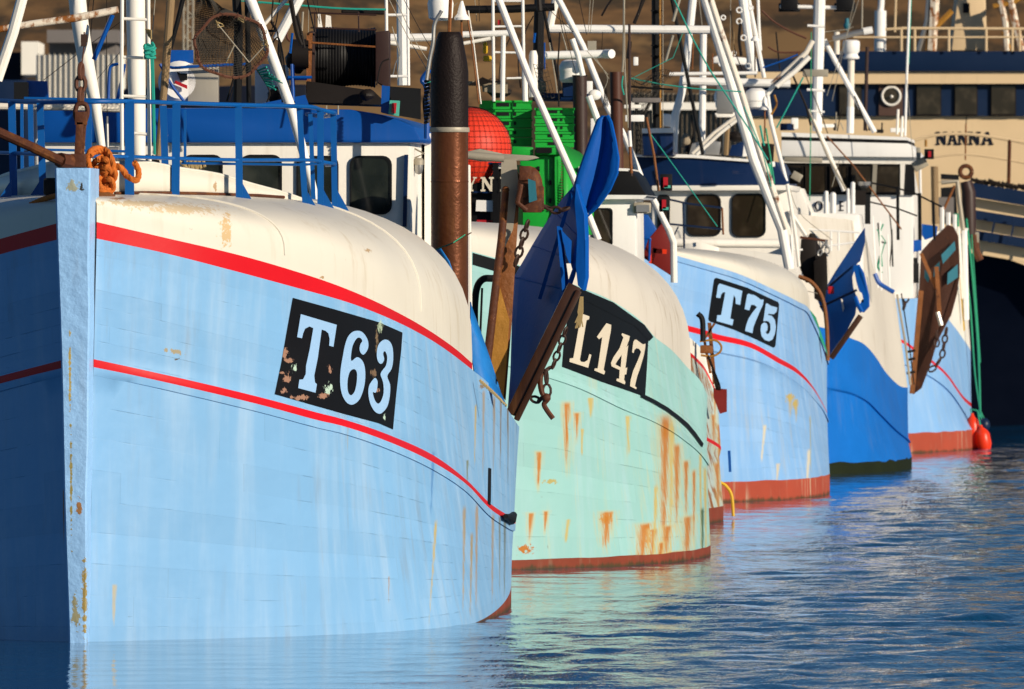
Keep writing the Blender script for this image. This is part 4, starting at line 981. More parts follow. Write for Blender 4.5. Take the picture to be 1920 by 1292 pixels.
# main plate, slightly dished, turned away from the sun
L_e = [(1077, 350, 86.5), (1060, 370, 86.6), (1040, 398, 86.7), (1018, 432, 86.8), (1000, 462, 86.85), (980, 497, 86.9), (966, 520, 86.95), (963, 600, 86.9), (960, 700, 86.85), (955, 770, 86.8)]
R_e = [(1096, 402, 86.15), (1092, 430, 86.1), (1090, 450, 86.05), (1086, 470, 86.0), (1082, 490, 86.0), (1076, 515, 86.0), (1066, 545, 86.0), (1040, 610, 86.0), (1005, 690, 86.0), (966, 780, 86.0)]
rows = []
for l, r in zip(L_e, R_e):
    rows.append([P(*l).lerp(P(*r), t) + Vector((0, .015*math.sin(t*math.pi), 0)) for t in [k/8 for k in range(9)]])
mp = MB().grid(rows).build('main_plate', 'door_blue', td, smooth=40, solid=.03)
mw = MB()
for i in (2, 4, 6): mw.tube([rows[i][j]+Vector((0, -.03, 0)) for j in range(0, 9)], .008, 5)
mw.build('weld_seam', 'door_blue', mp)
MB().bar(P(1072, 362, 86.15), P(1012, 560, 86.3), .03, .05).build('stiffener', 'door_blue', mp)
# lit edge strip with slots
MB().prism([P(1080, 345, 86.0), P(1096, 402, 86.0), P(1098, 450, 85.95), P(1098, 520, 85.9), P(1093, 545, 85.9), P(1083, 535, 85.9), P(1079, 500, 85.95), P(1082, 440, 86.0), P(1077, 380, 86.0)], (.03, .06, 0)).build('edge_strip', 'door_blue', td, bevel=.006)
sl_ = MB().prism([P(1044, 424, 86.0), P(1050, 428, 86.0), (P(1060, 540, 86.0)), P(1054, 545, 86.0)], (.02, .10, 0)).prism([P(1052, 430, 85.98), P(1072, 452, 85.98), P(1070, 500, 85.98), P(1062, 480, 85.98)], (0, .05, 0)).build('bracket', 'door_blue', td)
MB().prism([P(1062, 494, 85.93), P(1070, 494, 85.93), P(1073, 505, 85.93), P(1066, 524, 85.93)], (0, .01, 0)).build('scraped_patch', 'white_paint', td)
sh = MB(); a0, a1 = P(1078, 535, 85.8), P(960, 778, 85.8)
sh.bar(a0, a1, .115, .16); sh.bar(P(1086, 545, 85.72), P(968, 788, 85.72), .05, .05)
sh.build('shoe', 'wood_dark', td, bevel=.012) if 'wood_dark' in MATS else None
MB().chain(P(1018, 386, 86.0), P(1066, 390, 85.95), .09, .012, .03).build('door_chain', 'dark_chain', td)
MB().chain(P(1062, 615, 85.8), P(1036, 690, 85.9), .085, .010).chain(P(1034, 688, 85.9), P(1005, 705, 85.8), .08, .010).chain(P(1024, 695, 85.8), P(1026, 745, 85.8), .11, .011).chain(P(1022, 742, 85.8), P(998, 747, 85.8), .08, .012, .03).build('door_chain', 'dark_chain', td)
hk = MB().tube(smooth3([tuple(P(x, y, 85.75)) for x, y in ((1014, 700), (1013, 720), (1017, 738), (1026, 748), (1020, 758), (1026, 770), (1037, 785))], 5), [.028]*10+[.022]*12+[.018]*9 if False else .022, 8).sphere(P(1024, 746, 85.75), .04, 10)
hk.build('chain_hook', 'rust_steel', td)
fr_ = MB()
for i in range(16): fr_.tube([P(1090+random.uniform(-2, 3), 556, 85.8), P(1088+random.uniform(-5, 5), 585, 85.8), P(1085+random.uniform(-7, 8), 600+random.uniform(0, 16), 85.8)], .006, 5)
fr_.build('frayed_rope', 'tan_rope', td)
def fish_crate(px0, px1, py0, py1, Y, mat, label, group):
    """one nestable fish crate; real box with rim and floor, dark blocks for hand-hole shade"""
    c0, c1 = P(px0, py0, Y), P(px1, py1, Y); w = c1.x-c0.x; h = c0.z-c1.z; x = (c0.x+c1.x)/2; z = c1.z
    t = thing('fish_crate', label, 'crate', (x, Y+.2, z), group); d = .4
    m = MB(); th = .02
    for sx in (-1, 1): m.box((x+sx*(w/2-th/2), Y+.2, z+h/2), (th, d, h*.96))
    for sy in (0, 1): m.box((x, Y+sy*(d-th)+th/2, z+h/2), (w-2*th, th, h*.96))
    m.box((x, Y+.2, z+.012), (w-2*th-.002, d-2*th-.002, .02)); m.box((x, Y-.008, z+h-.013), (w+.02, .014, .02)); 
    m.build('body', mat, t)
    for kx in (-.05, .18): MB().box((x+w*(kx+ .0), Y-.003, z+h*.5), (w*.24 if kx < 0 else w*.05, .010, h*.36)).build('hand_hole_shade', 'rubber', t)  # dark blocks on the front stand in for the shade inside holes
    return t
# ======================= boat B
o = B.o
# black name board with rails and white panels
fb = face(B, 9.4, [(884, 308), (962, 308), (962, 425), (884, 425)], 1.5, 'deckhouse', 'black')
face(B, 9.35, [(884, 309), (960, 309), (960, 316), (884, 316)], .04, 'white_moulding', 'white_clean', fb)
face(B, 9.3, [(880, 303), (960, 306), (960, 309), (880, 307)], .05, 'hand_rail', 'navy', fb)
for g, x, w in (('Y', 873, 21), ('N', 901, 25), ('N', 938, 22)):
    flat_text(GL[g], 'letter', 'letter_cream', fb, 93.4+9.36-.1, x, 332, w, 27, .06)
face(B, 9.33, [(893, 375), (925, 376), (925, 397), (892, 396)], .03, 'white_panel', 'white_clean', fb)
face(B, 9.33, [(894, 412), (925, 413), (925, 417), (894, 417)], .03, 'red_panel', 'lamp_red', fb)
face(B, 9.32, [(884, 358), (930, 360), (930, 363), (884, 361)], .03, 'lower_rail', 'navy', fb)
face(B, 9.28, [(924, 305), (934, 305), (934, 425), (924, 425)], .06, 'rail_post', 'black', fb)
# balloon of red buoys in a net
rb = MB().sphere(P(880, 280, 103)+Vector((0, 0, 0)), 79*103/F, 28, (1, 1, 1)).build('net_float', 'red_net', None, smooth=60)
tag(rb, 'big round red float wrapped in black netting beside the tall exhaust stack', 'float')
nb = MB().sphere(P(880, 280, 103), 80.5*103/F, 44).build('net_cover', 'black', rb, smooth=0)
wf = nb.modifiers.new('w', 'WIREFRAME'); wf.thickness = .0035
# second layer beneath: rope
# crates
GRP = 'stacked green fish crates'
ORD = ['top', 'second from the top', 'third from the top', 'fourth from the top', 'fifth from the top', 'lowest']
for i in range(5):
    y = 188+17.4*i
    fish_crate(899, 997, y, y+17, 105.2, 'green_crate', ('%s green fish crate in the stack beside the red float' % ORD[i if i < 4 else 5]), GRP)
for i in range(5):
    y = 202+15*i
    fish_crate(1004, 1076, y, y+14.6, 105.0, 'green_crate', ('%s green fish crate in the stack against the dark brown pipe' % ORD[i if i < 4 else 5]), GRP)
bn = thing('fish_bin', 'tall bright green insulated fish bin under the crate stacks', 'bin', P(1020, 430, 104.2))
m = MB().prism([P(975, 292, 104.2), P(1052, 290, 104.2), P(1052, 440, 104.2), P(975, 440, 104.2)], (0, 1.0, 0)); m.build('body', 'green_crate', bn, bevel=.02)
MB().prism([P(960, 274, 104.1), P(1000, 276, 104.1), P(1000, 292, 104.1), P(958, 292, 104.1)], (0, 1.2, 0)).prism([P(1003, 278, 104.1), P(1056, 276, 104.1), P(1056, 290, 104.1), P(1003, 291, 104.1)], (0, 1.2, 0)).build('lid', 'green_crate', bn, bevel=.015)
MB().prism([P(1005, 277, 104.05), P(1035, 277, 104.05), P(1035, 287, 104.05), P(1005, 287, 104.05)], (0, .04, 0)).build('lid_recess', 'black', bn)
for (x, y) in ((1008, 312), (1030, 338), (1030, 372), (1008, 345)): MB().prism([P(x, y, 104.17), P(x+4, y, 104.17), P(x+4, y+9, 104.17), P(x, y+9, 104.17)], (0, .03, 0)).build('bin_slot', 'rubber', bn)
rb_ = MB()
for i in range(26): rb_.box(P(1051, 300+i*5, 104.15), (.04, .03, .012))
rb_.bar(P(1043, 292, 104.17), P(1043, 438, 104.17), .03, .04); rb_.build('corner_ribs', 'green_crate', bn)
gt = MB().grid([[P(1056, 272, 104.6), P(1062, 275, 104.8), P(1085, 286, 105), P(1110, 306, 105.2)], [P(1056, 320, 104.2), P(1066, 322, 104.3), P(1090, 335, 104.5), P(1112, 345, 104.6)], [P(1056, 440, 104), P(1070, 440, 104), P(1092, 440, 104.2), P(1112, 440, 104.3)]]).build('green_cover', 'green_tarp', None, solid=.02)
tag(gt, 'bright green plastic cover sloping down beside the tall green bin', 'cover')
# uptakes
pole('exhaust_pipe', line3((1087, 141), (1089, 320), Y=105.6), 27, 'brown_stack', o, 20)
MB().tube([P(1087, 143, 105.6), P(1087, 141, 105.6)], .08, 20).build('pipe_lip', 'rubber', o)
pole('exhaust_pipe', line3((1155, 135), (1158, 330), Y=106.5), 23, 'brown_stack_red', o, 20)
# wheelhouse of the mint boat
wh = face(B, 11.2, [(1060, 370), (1192, 372), (1194, 520), (1060, 520)], 1.4, 'wheelhouse', 'white_clean', bevel=.02)
face(B, 11.14, [(1085, 312), (1178, 318), (1192, 330), (1214, 370), (1085, 372)], 1.8, 'roof', 'black', bevel=.02)
face(B, 11.10, [(1085, 365), (1214, 366), (1206, 373), (1085, 374)], 1.9, 'eave', 'white_clean')
face(B, 11.12, [(1085, 312), (1178, 316), (1178, 321), (1085, 318)], 1.8, 'roof_edge', 'white_clean')
window(B, 11.2, rr(1112, 390, 1149, 462, 7), wh, w=2.5, gl='glass_warm')
window(B, 11.2, rr(1068, 390, 1104, 462, 7), wh, w=2.5, gl='glass_warm')
fl = MB().box(P(1204, 390, 104.5), (.18, .15, .11)).box(P(1204, 382, 104.55), (.14, .10, .03)).build('floodlight', 'galv', o, bevel=.02)
MB().box(P(1205, 391, 104.4), (.13, .02, .07)).build('lamp_glass', 'steel', fl)
# masts and legs above the mint boat
def poles(own, Y, spec):
    for e in spec:
        nm, mt, w, pts = e[:4]
        yy = e[4] if len(e) > 4 else Y
        pole(nm, line3(*pts, Y=yy), w, mt, own, 10)
poles(o, 104.8, [
 ('mast_leg', 'white_clean', 13.5, ((930, -15), (998, 160), (1075, 333), (1122, 450)), 103.6),
 ('mast_leg', 'white_clean', 11, ((1073, 73), (1084, 105), (1093, 142))),
 ('mast_leg', 'white_clean', 13, ((1104, 180), (1123, 232)),),
 ('mast', 'white_clean', 24, ((755, -12), (757, 160)), 101),
 ('ladder_rail', 'white_clean', 6, ((724, -12), (726, 160)), 100.6), ('ladder_rail', 'white_clean', 6, ((764, -12), (766, 160)), 100.6),
 ('ladder_rung', 'white_clean', 5, ((724, 28), (765, 28)), 100.6), ('ladder_rung', 'white_clean', 5, ((724, 143), (765, 143)), 100.6),
 ('crosstree', 'white_clean', 15, ((728, 71), (810, 70))), ('crosstree', 'white_clean', 12, ((866, 65), (956, 62))), ('crosstree_strut', 'white_paint', 7, ((866, 82), (920, 72))),
 ('crosstree_strut', 'white_paint', 8, ((730, 80), (800, 92))),
 ('mast_rail', 'white_clean', 6, ((924, -10), (926, 190))), ('mast_rail', 'white_clean', 9, ((944, 60), (942, 190))), ('mast_rail', 'white_clean', 6, ((980, -10), (983, 190))), ('mast_rail', 'white_clean', 11, ((984, 130), (985, 190))),
 ('mast_rung', 'white_clean', 4, ((924, 50), (982, 49))), ('mast_rung', 'white_clean', 4, ((924, 98), (982, 99))), ('mast_rung', 'white_clean', 4, ((924, 2), (982, 2))), ('mast_rung', 'white_clean', 4, ((950, 147), (985, 146))),
 ('derrick', 'black', 20, ((1012, -10), (1010, 60), (1008, 190)), 107.5), ('derrick', 'black', 6, ((1020, 20), (1034, 90), (1052, 170)), 107),
 ('spreader', 'black', 15, ((872, 18), (960, 17), (1040, 13)), 106), ('spreader', 'dark_gear', 8, ((640, 22), (720, 24)), 101),
 ('whip_antenna', 'rust_beam', 3, ((874, 20), (884, 80), (898, 195)), 102), ('whip_antenna', 'white_paint', 2.4, ((878, 20), (888, 80), (902, 195)), 102),
 ('stern_frame', 'brown_stack', 5, ((1180, 45), (1181, 250), (1184, 330)), 103.5), ('stern_frame_tip', 'white_clean', 7, ((1180, 245), (1182, 275)), 103.4), ('stern_frame', 'rust_beam', 6, ((1181, 275), (1184, 325)), 103.45),
 ('stay', 'galv', 2, ((1170, -5), (1172, 130), (1178, 240))), ('stay', 'dark_gear', 1.2, ((1050, 20), (1090, 180))), ('stay', 'galv', 1.2, ((1100, 95), (1140, 140))), ('stay', 'dark_gear', 3, ((1050, 60), (1046, 120), (1048, 200))),
 ('stay', 'dark_gear', 1.2, ((898, -5), (899, 40))), ('stay', 'galv', 1, ((858, 5), (820, 40))), ('stay', 'dark_gear', 1.2, ((1010, 0), (1075, 60))), ('stay', 'dark_gear', 4, ((1210, -5), (1190, 45)), 108), 
])
MB().lathe(P(1000, 145, 104.8), [(.045, -.2), (.045, .22), (.03, .27)], 14).build('lamp_pot', 'white_paint', o)
rd = MB().tube([P(1022, 104, 105.5), P(1136, 101, 105.5)], .042, 14).build('radar_scanner', 'white_clean', o)
MB().tube([P(1134, 101, 105.5), P(1147, 101, 105.4)], .046, 14).build('radar_cap', 'white_clean', rd)
MB().box(P(1110, 88, 105.7), (.09, .1, .12)).build('radar_motor', 'galv', rd)
MB().lathe(P(1070, 155, 105.8), [(.09, 0), (.115, .03), (.115, .11), (.12, .12), (.12, .17), (.09, .22), (.05, .235)], 20).build('radar_dome', 'white_clean', o)
MB().box(P(1066, 168, 105.9), (.13, .13, .14)).build('dome_bracket', 'navy', o)
MB().tube([P(1015, 182, 105.9), P(1110, 184, 105.9)], .045, 12).build('spare_boom', 'navy', o)
MB().sphere(P(1115, 178, 105.7), .07, 12, (1, .5, .8)).build('float_end', 'white_clean', o)
MB().prism([P(877, 152, 105), P(950, 155, 105), P(950, 163, 105), P(877, 160, 105)], (0, .1, 0)).prism([P(903, 160, 104.9), P(952, 155, 104.9), P(952, 175, 104.9), P(905, 172, 104.9)], (0, .15, 0)).build('lashed_planks', 'wood_grey', o)
wl = MB()
for i in range(5): wl.tube([P(880+i*4, 160, 104.8), P(905+i*3, 146+2*i, 104.8), P(925+i*3, 156-i, 104.8)], .01, 5)
wl.build('lashings', 'dark_gear', o)
MB().box(P(914, 110, 105), (.09, .1, .06)).box(P(910, 90, 105), (.05, .05, .12)).build('orange_lamp', 'yellow', o, bevel=.02)
MB().box(P(936, 42, 105), (.03, .04, .05)).build('red_lamp', 'lamp_red', o)
MB().tube([P(1012, 20, 101.5), P(1010, -5, 101.5)], .03, 8).build('dark_fitting', 'dark_gear', o)
gn = MB(); rows = [[P(1000+i*6+j*2, 120+j*8+2*math.sin(i), 104+.1*math.sin(i*j)) for i in range(5)] for j in range(9)]
gn.grid(rows); g_ = gn.build('net_scrap', 'net', o, smooth=0); wf = g_.modifiers.new('w', 'WIREFRAME'); wf.thickness = .007
# ======================= boat C: only its gallows, gear and edge show
o = C.o
poles(o, 113, [
 ('gallows_arm', 'white_clean', 12, ((1040, -15), (1093, 87), (1141, 206), (1170, 253), (1203, 336), (1226, 376), (1253, 430)), 112.2),
 ('gallows_arm', 'white_paint', 13, ((1253, 428), (1263, 455), (1264, 530)), 112.2),
 ('crosstree', 'white_clean', 16, ((1030, 54), (1331, 56)), 112.6), ('crosstree_end', 'white_paint', 15, ((1030, 54), (1037, 20), (1045, -10)), 112.6),
 ('mast', 'black', 17, ((1230, -10), (1231, 240)), 117), ('mast_cable_lit_edge', 'rust_yellow', 3.5, ((1237, -10), (1238, 240)), 116.8), ('mast_cable_lit_edge', 'galv', 1.5, ((1243, -10), (1243, 240)), 116.8),  # yellow strip paints the mast's sunlit edge; the grey one is a cable
 ('stay', 'rust_beam', 5, ((1212, 220), (1226, 290), (1235, 358)), 112), ('stay', 'teal_rope', 2, ((1215, 245), (1270, 320), (1345, 425)), 112),
 ('stay', 'galv', 1, ((1222, 160), (1223, 230)), 112), ('stay', 'teal_rope', 3, ((1262, -5), (1300, 75), (1330, 130), (1400, 235), (1440, 300)), 112), ('stay', 'teal_rope', 2.5, ((1183, 147), (1240, 158), (1300, 166), (1390, 172)), 112),
 ('stay', 'teal_rope', 1.5, ((1183, 148), (1262, 108), (1280, 62)), 112), ('hanging_line', 'galv', 6, ((1275, -5), (1262, 40)), 112.5), ('hanging_line', 'galv', 5, ((1262, 66), (1248, 115)), 112.5),
])
for y in (20, 85, 105, 160, 215): MB().box(P(1231, y, 116.9), (.13, .12, .012)).build('mast_band', 'black', o)
for px, py, s in ((1249, 342, 1), (1246, 383, .9)):
    nb_ = MB().box(P(px, py, 111.8), (.13*s, .14, .18*s)).build('side_light', 'rubber', o, bevel=.01)
    MB().box(P(px-1, py, 111.72), (.05*s, .03, .11*s)).build('lens', 'lamp_red', nb_); MB().box(P(px+2, py+8, 111.72), (.07*s, .03, .03)).build('lens', 'lamp_green', nb_)
MB().prism([P(1180, 402, 113), P(1215, 402, 113), P(1232, 430, 113), P(1225, 470, 113), P(1182, 480, 113)], (0, .3, 0)).build('blue_locker', 'blue', o, bevel=.02)
MB().prism([P(1244, 415, 112.6), P(1258, 430, 112.6), P(1263, 520, 112.6), P(1232, 500, 112.6), P(1204, 482, 112.6), P(1216, 448, 112.6)], (0, .1, 0)).build('red_bulwark', 'hatch_red', o, bevel=.01)
MB().bar(P(1228, 465, 112.4), P(1220, 494, 112.4), .045, .1).bar(P(1225, 470, 112.4), P(1250, 472, 112.4), .05, .1).build('orange_bracket', 'orange_fender', o)
MB().tube(smooth3([tuple(P(x, y, 112)) for x, y in ((1190, 447), (1217, 447), (1218, 455), (1217, 490))], 4), .014, 8).build('blue_hoop', 'blue', o)
gg = MB()
for a, b, w in (((1330, 605), (1340, 720), 7), ((1321, 640), (1332, 700), 5), ((1318, 640), (1340, 606), 4)): gg.bar(P(*a, 112.5), P(*b, 112.5), w*112.5/F, .05)
gg.build('davit', 'rust_beam', o)
MB().tube(smooth3([tuple(P(x, y, 112.4)) for x, y in ((1312, 640), (1340, 638), (1352, 648), (1350, 660), (1335, 668), (1314, 666))], 4), .012, 6).build('davit_hoop', 'rust_yellow', o)
MB().box(P(1325, 655, 112.5), (.14, .1, .09)).build('roller_box', 'rust_beam', o, bevel=.01)
MB().tube(smooth3([tuple(P(x, y, 112.3)) for x, y in ((1308, 588), (1317, 600), (1318, 640))], 4), .03, 8).build('tyre_fender', 'rubber', o)
gg = MB()
for i in range(7): gg.tube([P(1328+3*i, 668+8*i, 112.4), P(1336+2*i, 690+5*i, 112.3), P(1344+i, 730, 112.5)], .014, 6)
gg.build('warp_bundle', 'dark_gear', o)
MB().prism([P(1338, 728, 112.6), P(1363, 730, 112.6), P(1363, 772, 112.6), P(1350, 776, 112.6), P(1338, 745, 112.6)], (0, .12, 0)).build('port_board', 'hatch_red', o)
MB().tube(smooth3([tuple(P(x, y, 113)) for x, y in ((1350, 904), (1362, 912), (1372, 930), (1375, 968))], 6), .017, 8).build('discharge_hose', 'yellow', o)
MB().bar(P(1367, 845, 113.2), P(1369, 885, 113.2), .03, .03).build('blue_pipe', 'blue', o)
# draped grey net between the masts
dn = MB(); rows = []
for j in range(18):
    t = j/17; row = []
    for i in range(22):
        u = i/21
        x0 = 1182+ (1195-1182)*t; x1 = 1262 + (1205-1262)*min(1, t*1.6)
        row.append(P(x0+(x1-x0)*u+3*math.sin(u*9+t*4), 130+ (10 if t < .1 else 0)+160*t+10*math.sin(u*6)*(1-t), 111.5+.12*math.sin(u*14+t*6)))
    rows.append(row)
dn.grid(rows); dn = dn.build('fishing_net', 'net', None, smooth=0); tag(dn, 'thin grey fishing net hanging from the teal line beside a brown pipe', 'net')
wf = dn.modifiers.new('w', 'WIREFRAME'); wf.thickness = .007
# ======================= boat D
o = D.o
wh = face(D, 10, [(1222, 352), (1478, 352), (1486, 470), (1490, 520), (1222, 520)], 2.5, 'wheelhouse', 'white_paint', bevel=.03)
face(D, 9.94, [(1180, 293), (1410, 301), (1456, 303), (1478, 347), (1180, 350)], 2.9, 'roof_visor', 'navy', bevel=.02)
face(D, 9.9, [(1180, 287), (1300, 290), (1410, 299), (1410, 304), (1300, 296), (1180, 294)], 2.9, 'roof_edge', 'white_clean')
face(D, 9.86, [(1222, 348), (1483, 347), (1481, 357), (1222, 358)], 3.0, 'eave', 'white_paint', bevel=.015)
for (x0, y0, x1, y1) in ((1232, 365, 1256, 442), (1287, 364, 1352, 443), (1371, 363, 1436, 445)):
    window(D, 10, rr(x0, y0, x1, y1, 14 if x1-x0 > 30 else 7), wh, w=2.6, gl='glass_warm')
MB().box(P(1385, 323, 129.5), (.16, .1, .035)).build('roof_grab', 'navy', o)
face(D, 9.2, [(1203, 246), (1262, 244), (1262, 292), (1203, 292)], 1.2, 'roof_box', 'navy', bevel=.02)
face(D, 9.15, [(1203, 241), (1262, 240), (1262, 249), (1203, 250)], 1.3, 'roof_box_lid', 'white_clean')
pole('bow_pipe', line3((1250, 455), (1464, 457), Y=129), 17, 'white_paint', o, 14)
face(D, 8.5, [(1330, 462), (1400, 470), (1476, 480), (1500, 520), (1330, 520)], .5, 'inner_bulwark', 'white_paint')
# railing over the foredeck
rl = MB()
stroke('guard_rail', line3((1255, 374), (1290, 382), (1354, 390), Y=126.5), 4, 'navy_band', o); stroke('guard_rail', line3((1255, 420), (1354, 430), Y=126.5), 4, 'navy_band', o)
stroke('guard_rail', line3((1354, 390), (1356, 440), Y=126.5), 4, 'rust_beam', o); stroke('guard_rail', line3((1281, 380), (1283, 470), Y=126.5), 4, 'navy_band', o); stroke('guard_rail', line3((1262, 445), (1272, 425), Y=126.5), 3, 'navy_band', o)
MB().grid([[P(1268+i*10, 470-30*math.sin(min(1, i/5)*1.5)+i*3.0, 126.8) for i in range(9)], [P(1268+i*10, 480+i*3, 126.8) for i in range(9)]]).build('coaming', 'white_paint', o, solid=.02)
poles(o, 128, [
 ('mast_leg', 'white_clean', 19, ((1318, -15), (1340, 55), (1372, 160), (1413, 300), (1466, 430), (1480, 505)), 127),
 ('warp_boom', 'white_rusty', 12, ((1328, -15), (1352, 60), (1386, 160), (1426, 290), (1475, 430)), 126.7),
 ('crosstree', 'white_clean', 16, ((1280, 152), (1482, 157))), ('crosstree', 'white_clean', 7, ((1255, 139), (1420, 137)), 128.5),
 ('gallows_post', 'white_clean', 13, ((1319, 60), (1316, 290)), 129), ('gallows_post', 'white_clean', 15, ((1300, -10), (1288, 110), (1278, 175), (1266, 215), (1262, 285)), 129.3),
 ('derrick', 'black', 7, ((1258, -10), (1276, 80), (1300, 200), (1318, 290)), 126.5),
 ('mast_leg', 'white_clean', 17, ((1392, -10), (1402, 60), (1413, 135)), 130), ('mast_leg', 'white_clean', 8, ((1402, -10), (1418, 70), (1433, 146)), 130), ('whip_antenna', 'white_clean', 6, ((1421, -10), (1423, 50), (1426, 95)), 130),
 ('mast_leg', 'white_clean', 8, ((1438, 170), (1446, 230), (1474, 340)), 130), ('lamp_stem', 'brown_stack', 3, ((1415, 75), (1416, 145)), 129.5), ('lamp_stem', 'rust_beam', 3, ((1434, 205), (1434, 265)), 129.5),
 ('warp_arm', 'white_rusty', 10, ((1448, 158), (1480, 128), (1512, 98), (1524, 76)), 127.5), ('warp_arm', 'white_paint', 10, ((1456, 162), (1492, 132), (1518, 106)), 127.4), ('warp_arm', 'white_paint', 9, ((1438, 178), (1450, 160)), 127.5),
 ('warp_arm', 'white_rusty', 7, ((1298, 288), (1340, 248), (1385, 215)), 128.5), ('warp_arm', 'white_paint', 7, ((1306, 290), (1350, 250), (1390, 218)), 128.6),
 ('rope', 'blue', 3, ((1430, 127), (1470, 113), (1496, 102)), 127), ('rope', 'teal_rope', 3, ((1506, 145), (1480, 195), (1456, 240)), 127), ('rope', 'teal_rope', 2.4, ((1395, 200), (1430, 285), (1446, 350)), 126.4),
 ('rope', 'green_rope', 3, ((1436, 240), (1447, 310), (1452, 345)), 126.4), ('stay', 'dark_gear', 4, ((1486, 140), (1512, 200), (1520, 235)), 129), ('stay', 'dark_gear', 1.2, ((1366, 232), (1400, 275)), 127.6),
 ('exhaust_pipe', 'galv', 12, ((1362, 225), (1360, 290)), 131), ('stay', 'galv', 1.2, ((1370, -5), (1369, 90)), 129), ('light_stay', 'galv', 1.5, ((1574, 300), (1560, 350)), 129),
 ('gallows_post', 'white_paint', 7, ((1476, 345), (1490, 430), (1498, 500)), 127), ('rail_post', 'white_clean', 5, ((1483, 440), (1487, 500)), 127.2), ('rail_post', 'white_clean', 5, ((1494, 445), (1497, 500)), 127.2),
])
for x, y, r in ((1386, 19, 5), (1386, 40, 5), (1394, 71, 5), (1403, 124, 5), (1356, 33, 4), (1376, 100, 4), (1352, 120, 4), (1408, 15, 4)):
    MB().tube([P(x+r*math.cos(k*math.pi/5), y+r*math.sin(k*math.pi/5), 129.6) for k in range(11)], .010, 6, False).build('shackle_eye', 'white_clean', o)
dm = [(.10, 0), (.13, .02), (.14, .09), (.15, .10), (.15, .16), (.13, .22), (.07, .26)]
for x, y, s in ((1362, 204, 1.05), (1418, 204, 1.0)):
    MB().lathe(P(x, y, 130.5), [(r*s, h*s) for r, h in dm], 20).build('radar_dome', 'white_clean', o)
MB().lathe(P(1434, 206, 129.4), [(.075, 0), (.07, .02), (.04, .05), (.03, .13), (.01, .17)], 14).build('antenna_cone', 'white_clean', o)
MB().lathe(P(1416, 77, 129.4), [(.06, 0), (.05, .03), (.02, .06)], 14).build('antenna_cone', 'white_clean', o)
MB().prism([P(1335, 108, 130.5), P(1345, 104, 130.5), P(1400, 108, 130.5), P(1400, 122, 130.5), P(1335, 118, 130.5)], (0, .3, 0)).build('satellite_box', 'white_clean', o, bevel=.03)
MB().prism([P(1243, 213, 131), P(1258, 214, 131), P(1260, 238, 131), P(1243, 236, 131)], (0, .2, 0)).build('locker', 'white_clean', o, bevel=.02)
sx = MB()
for q in (((1380, 270), (1400, 262), (1398, 292), (1376, 290)), ((1334, 262), (1356, 268), (1350, 290), (1330, 288)), ((1300, 268), (1330, 264), (1330, 290), (1296, 290))):
    MB().prism([P(x, y, 131) for x, y in q], (0, .3, 0)).build('roof_fitting', 'steel' if q[0][0] != 1380 else 'navy', o, bevel=.01)
fl = MB().box(P(1491, 336, 128.4), (.15, .12, .12)).build('floodlight', 'dark_gear', o, bevel=.02)
fl = MB().box(P(1494, 331, 128.3), (.13, .05, .10), Matrix.Rotation(.5, 3, 'Y')).build('floodlight', 'galv', o, bevel=.01)
MB().box(P(1440, 290, 128.4), (.13, .1, .22)).build('dark_box', 'dark_gear', o)
MB().box(P(1448, 308, 128.2), (.07, .08, .07)).build('white_lamp', 'white_clean', o, bevel=.02)
# stern gear, D quarter
pole('hand_pipe', [tuple(v) for v in []] or curve_pts([(1497, 518, 127), (1522, 530, 127), (1542, 560, 127), (1550, 610, 127), (1552, 676, 127)], 5), 8, 'rust_beam', o)
MB().prism([P(1514, 575, 126.9), P(1530, 595, 126.9), P(1545, 640, 126.9), P(1553, 668, 126.9), P(1540, 640, 126.9), P(1522, 600, 126.9)], (0, .05, 0)).build('green_tarp_edge', 'green_rope', o)
dg = MB().prism([P(1503, 448, 129.5), P(1530, 450, 129.5), P(1528, 530, 129.5), P(1512, 530, 129.5), P(1500, 500, 129.5)], (0, .3, 0)).prism([P(1526, 490, 129.3), P(1550, 470, 129.3), P(1552, 530, 129.3), P(1546, 570, 129.3), P(1528, 560, 129.3)], (0, .3, 0)).build('net_roller', 'dark_gear', o, bevel=.01)
stroke('gear_rod', line3((1500, 445), (1552, 452), Y=129.2), 5, 'rust_chain', dg)
MB().chain(P(1545, 455, 129), P(1535, 480, 129), .08, .01).build('gear_chain', 'steel', dg)
# blue trawl door of T 75
td = thing('trawl_door', 'smaller blue trawl door with steel shoe hung on T 75, in front of the white bow', 'trawl door', P(1590, 640, 131), 'trawl doors')
m = MB()
m.prism([P(*p) for p in ((1612, 440, 131.6), (1622, 427, 131.5), (1622, 455, 131.4), (1613, 490, 131.2), (1600, 500, 131.4), (1598, 520, 131.5), (1600, 540, 131.5), (1608, 560, 131.3), (1604, 590, 131.1), (1570, 655, 131.3), (1556, 670, 131.6), (1552, 600, 131.9), (1540, 580, 132), (1532, 560, 132.1), (1548, 540, 132), (1566, 510, 131.9), (1590, 478, 131.8))], (0, .08, 0))
m.build('main_plate', 'door_blue', td)
MB().prism([P(*p) for p in ((1600, 500, 131.1), (1609, 496, 131.05), (1618, 512, 131), (1628, 556, 131), (1628, 575, 131), (1618, 586, 131), (1608, 580, 131), (1616, 562, 131), (1606, 530, 131))], (.02, .1, 0)).build('edge_strip', 'door_blue', td)
MB().bar(P(1545, 545, 131.5), P(1598, 500, 131.3), .03, .08).bar(P(1540, 575, 131.5), P(1604, 545, 131.2), .03, .08).build('stiffener', 'navy', td)
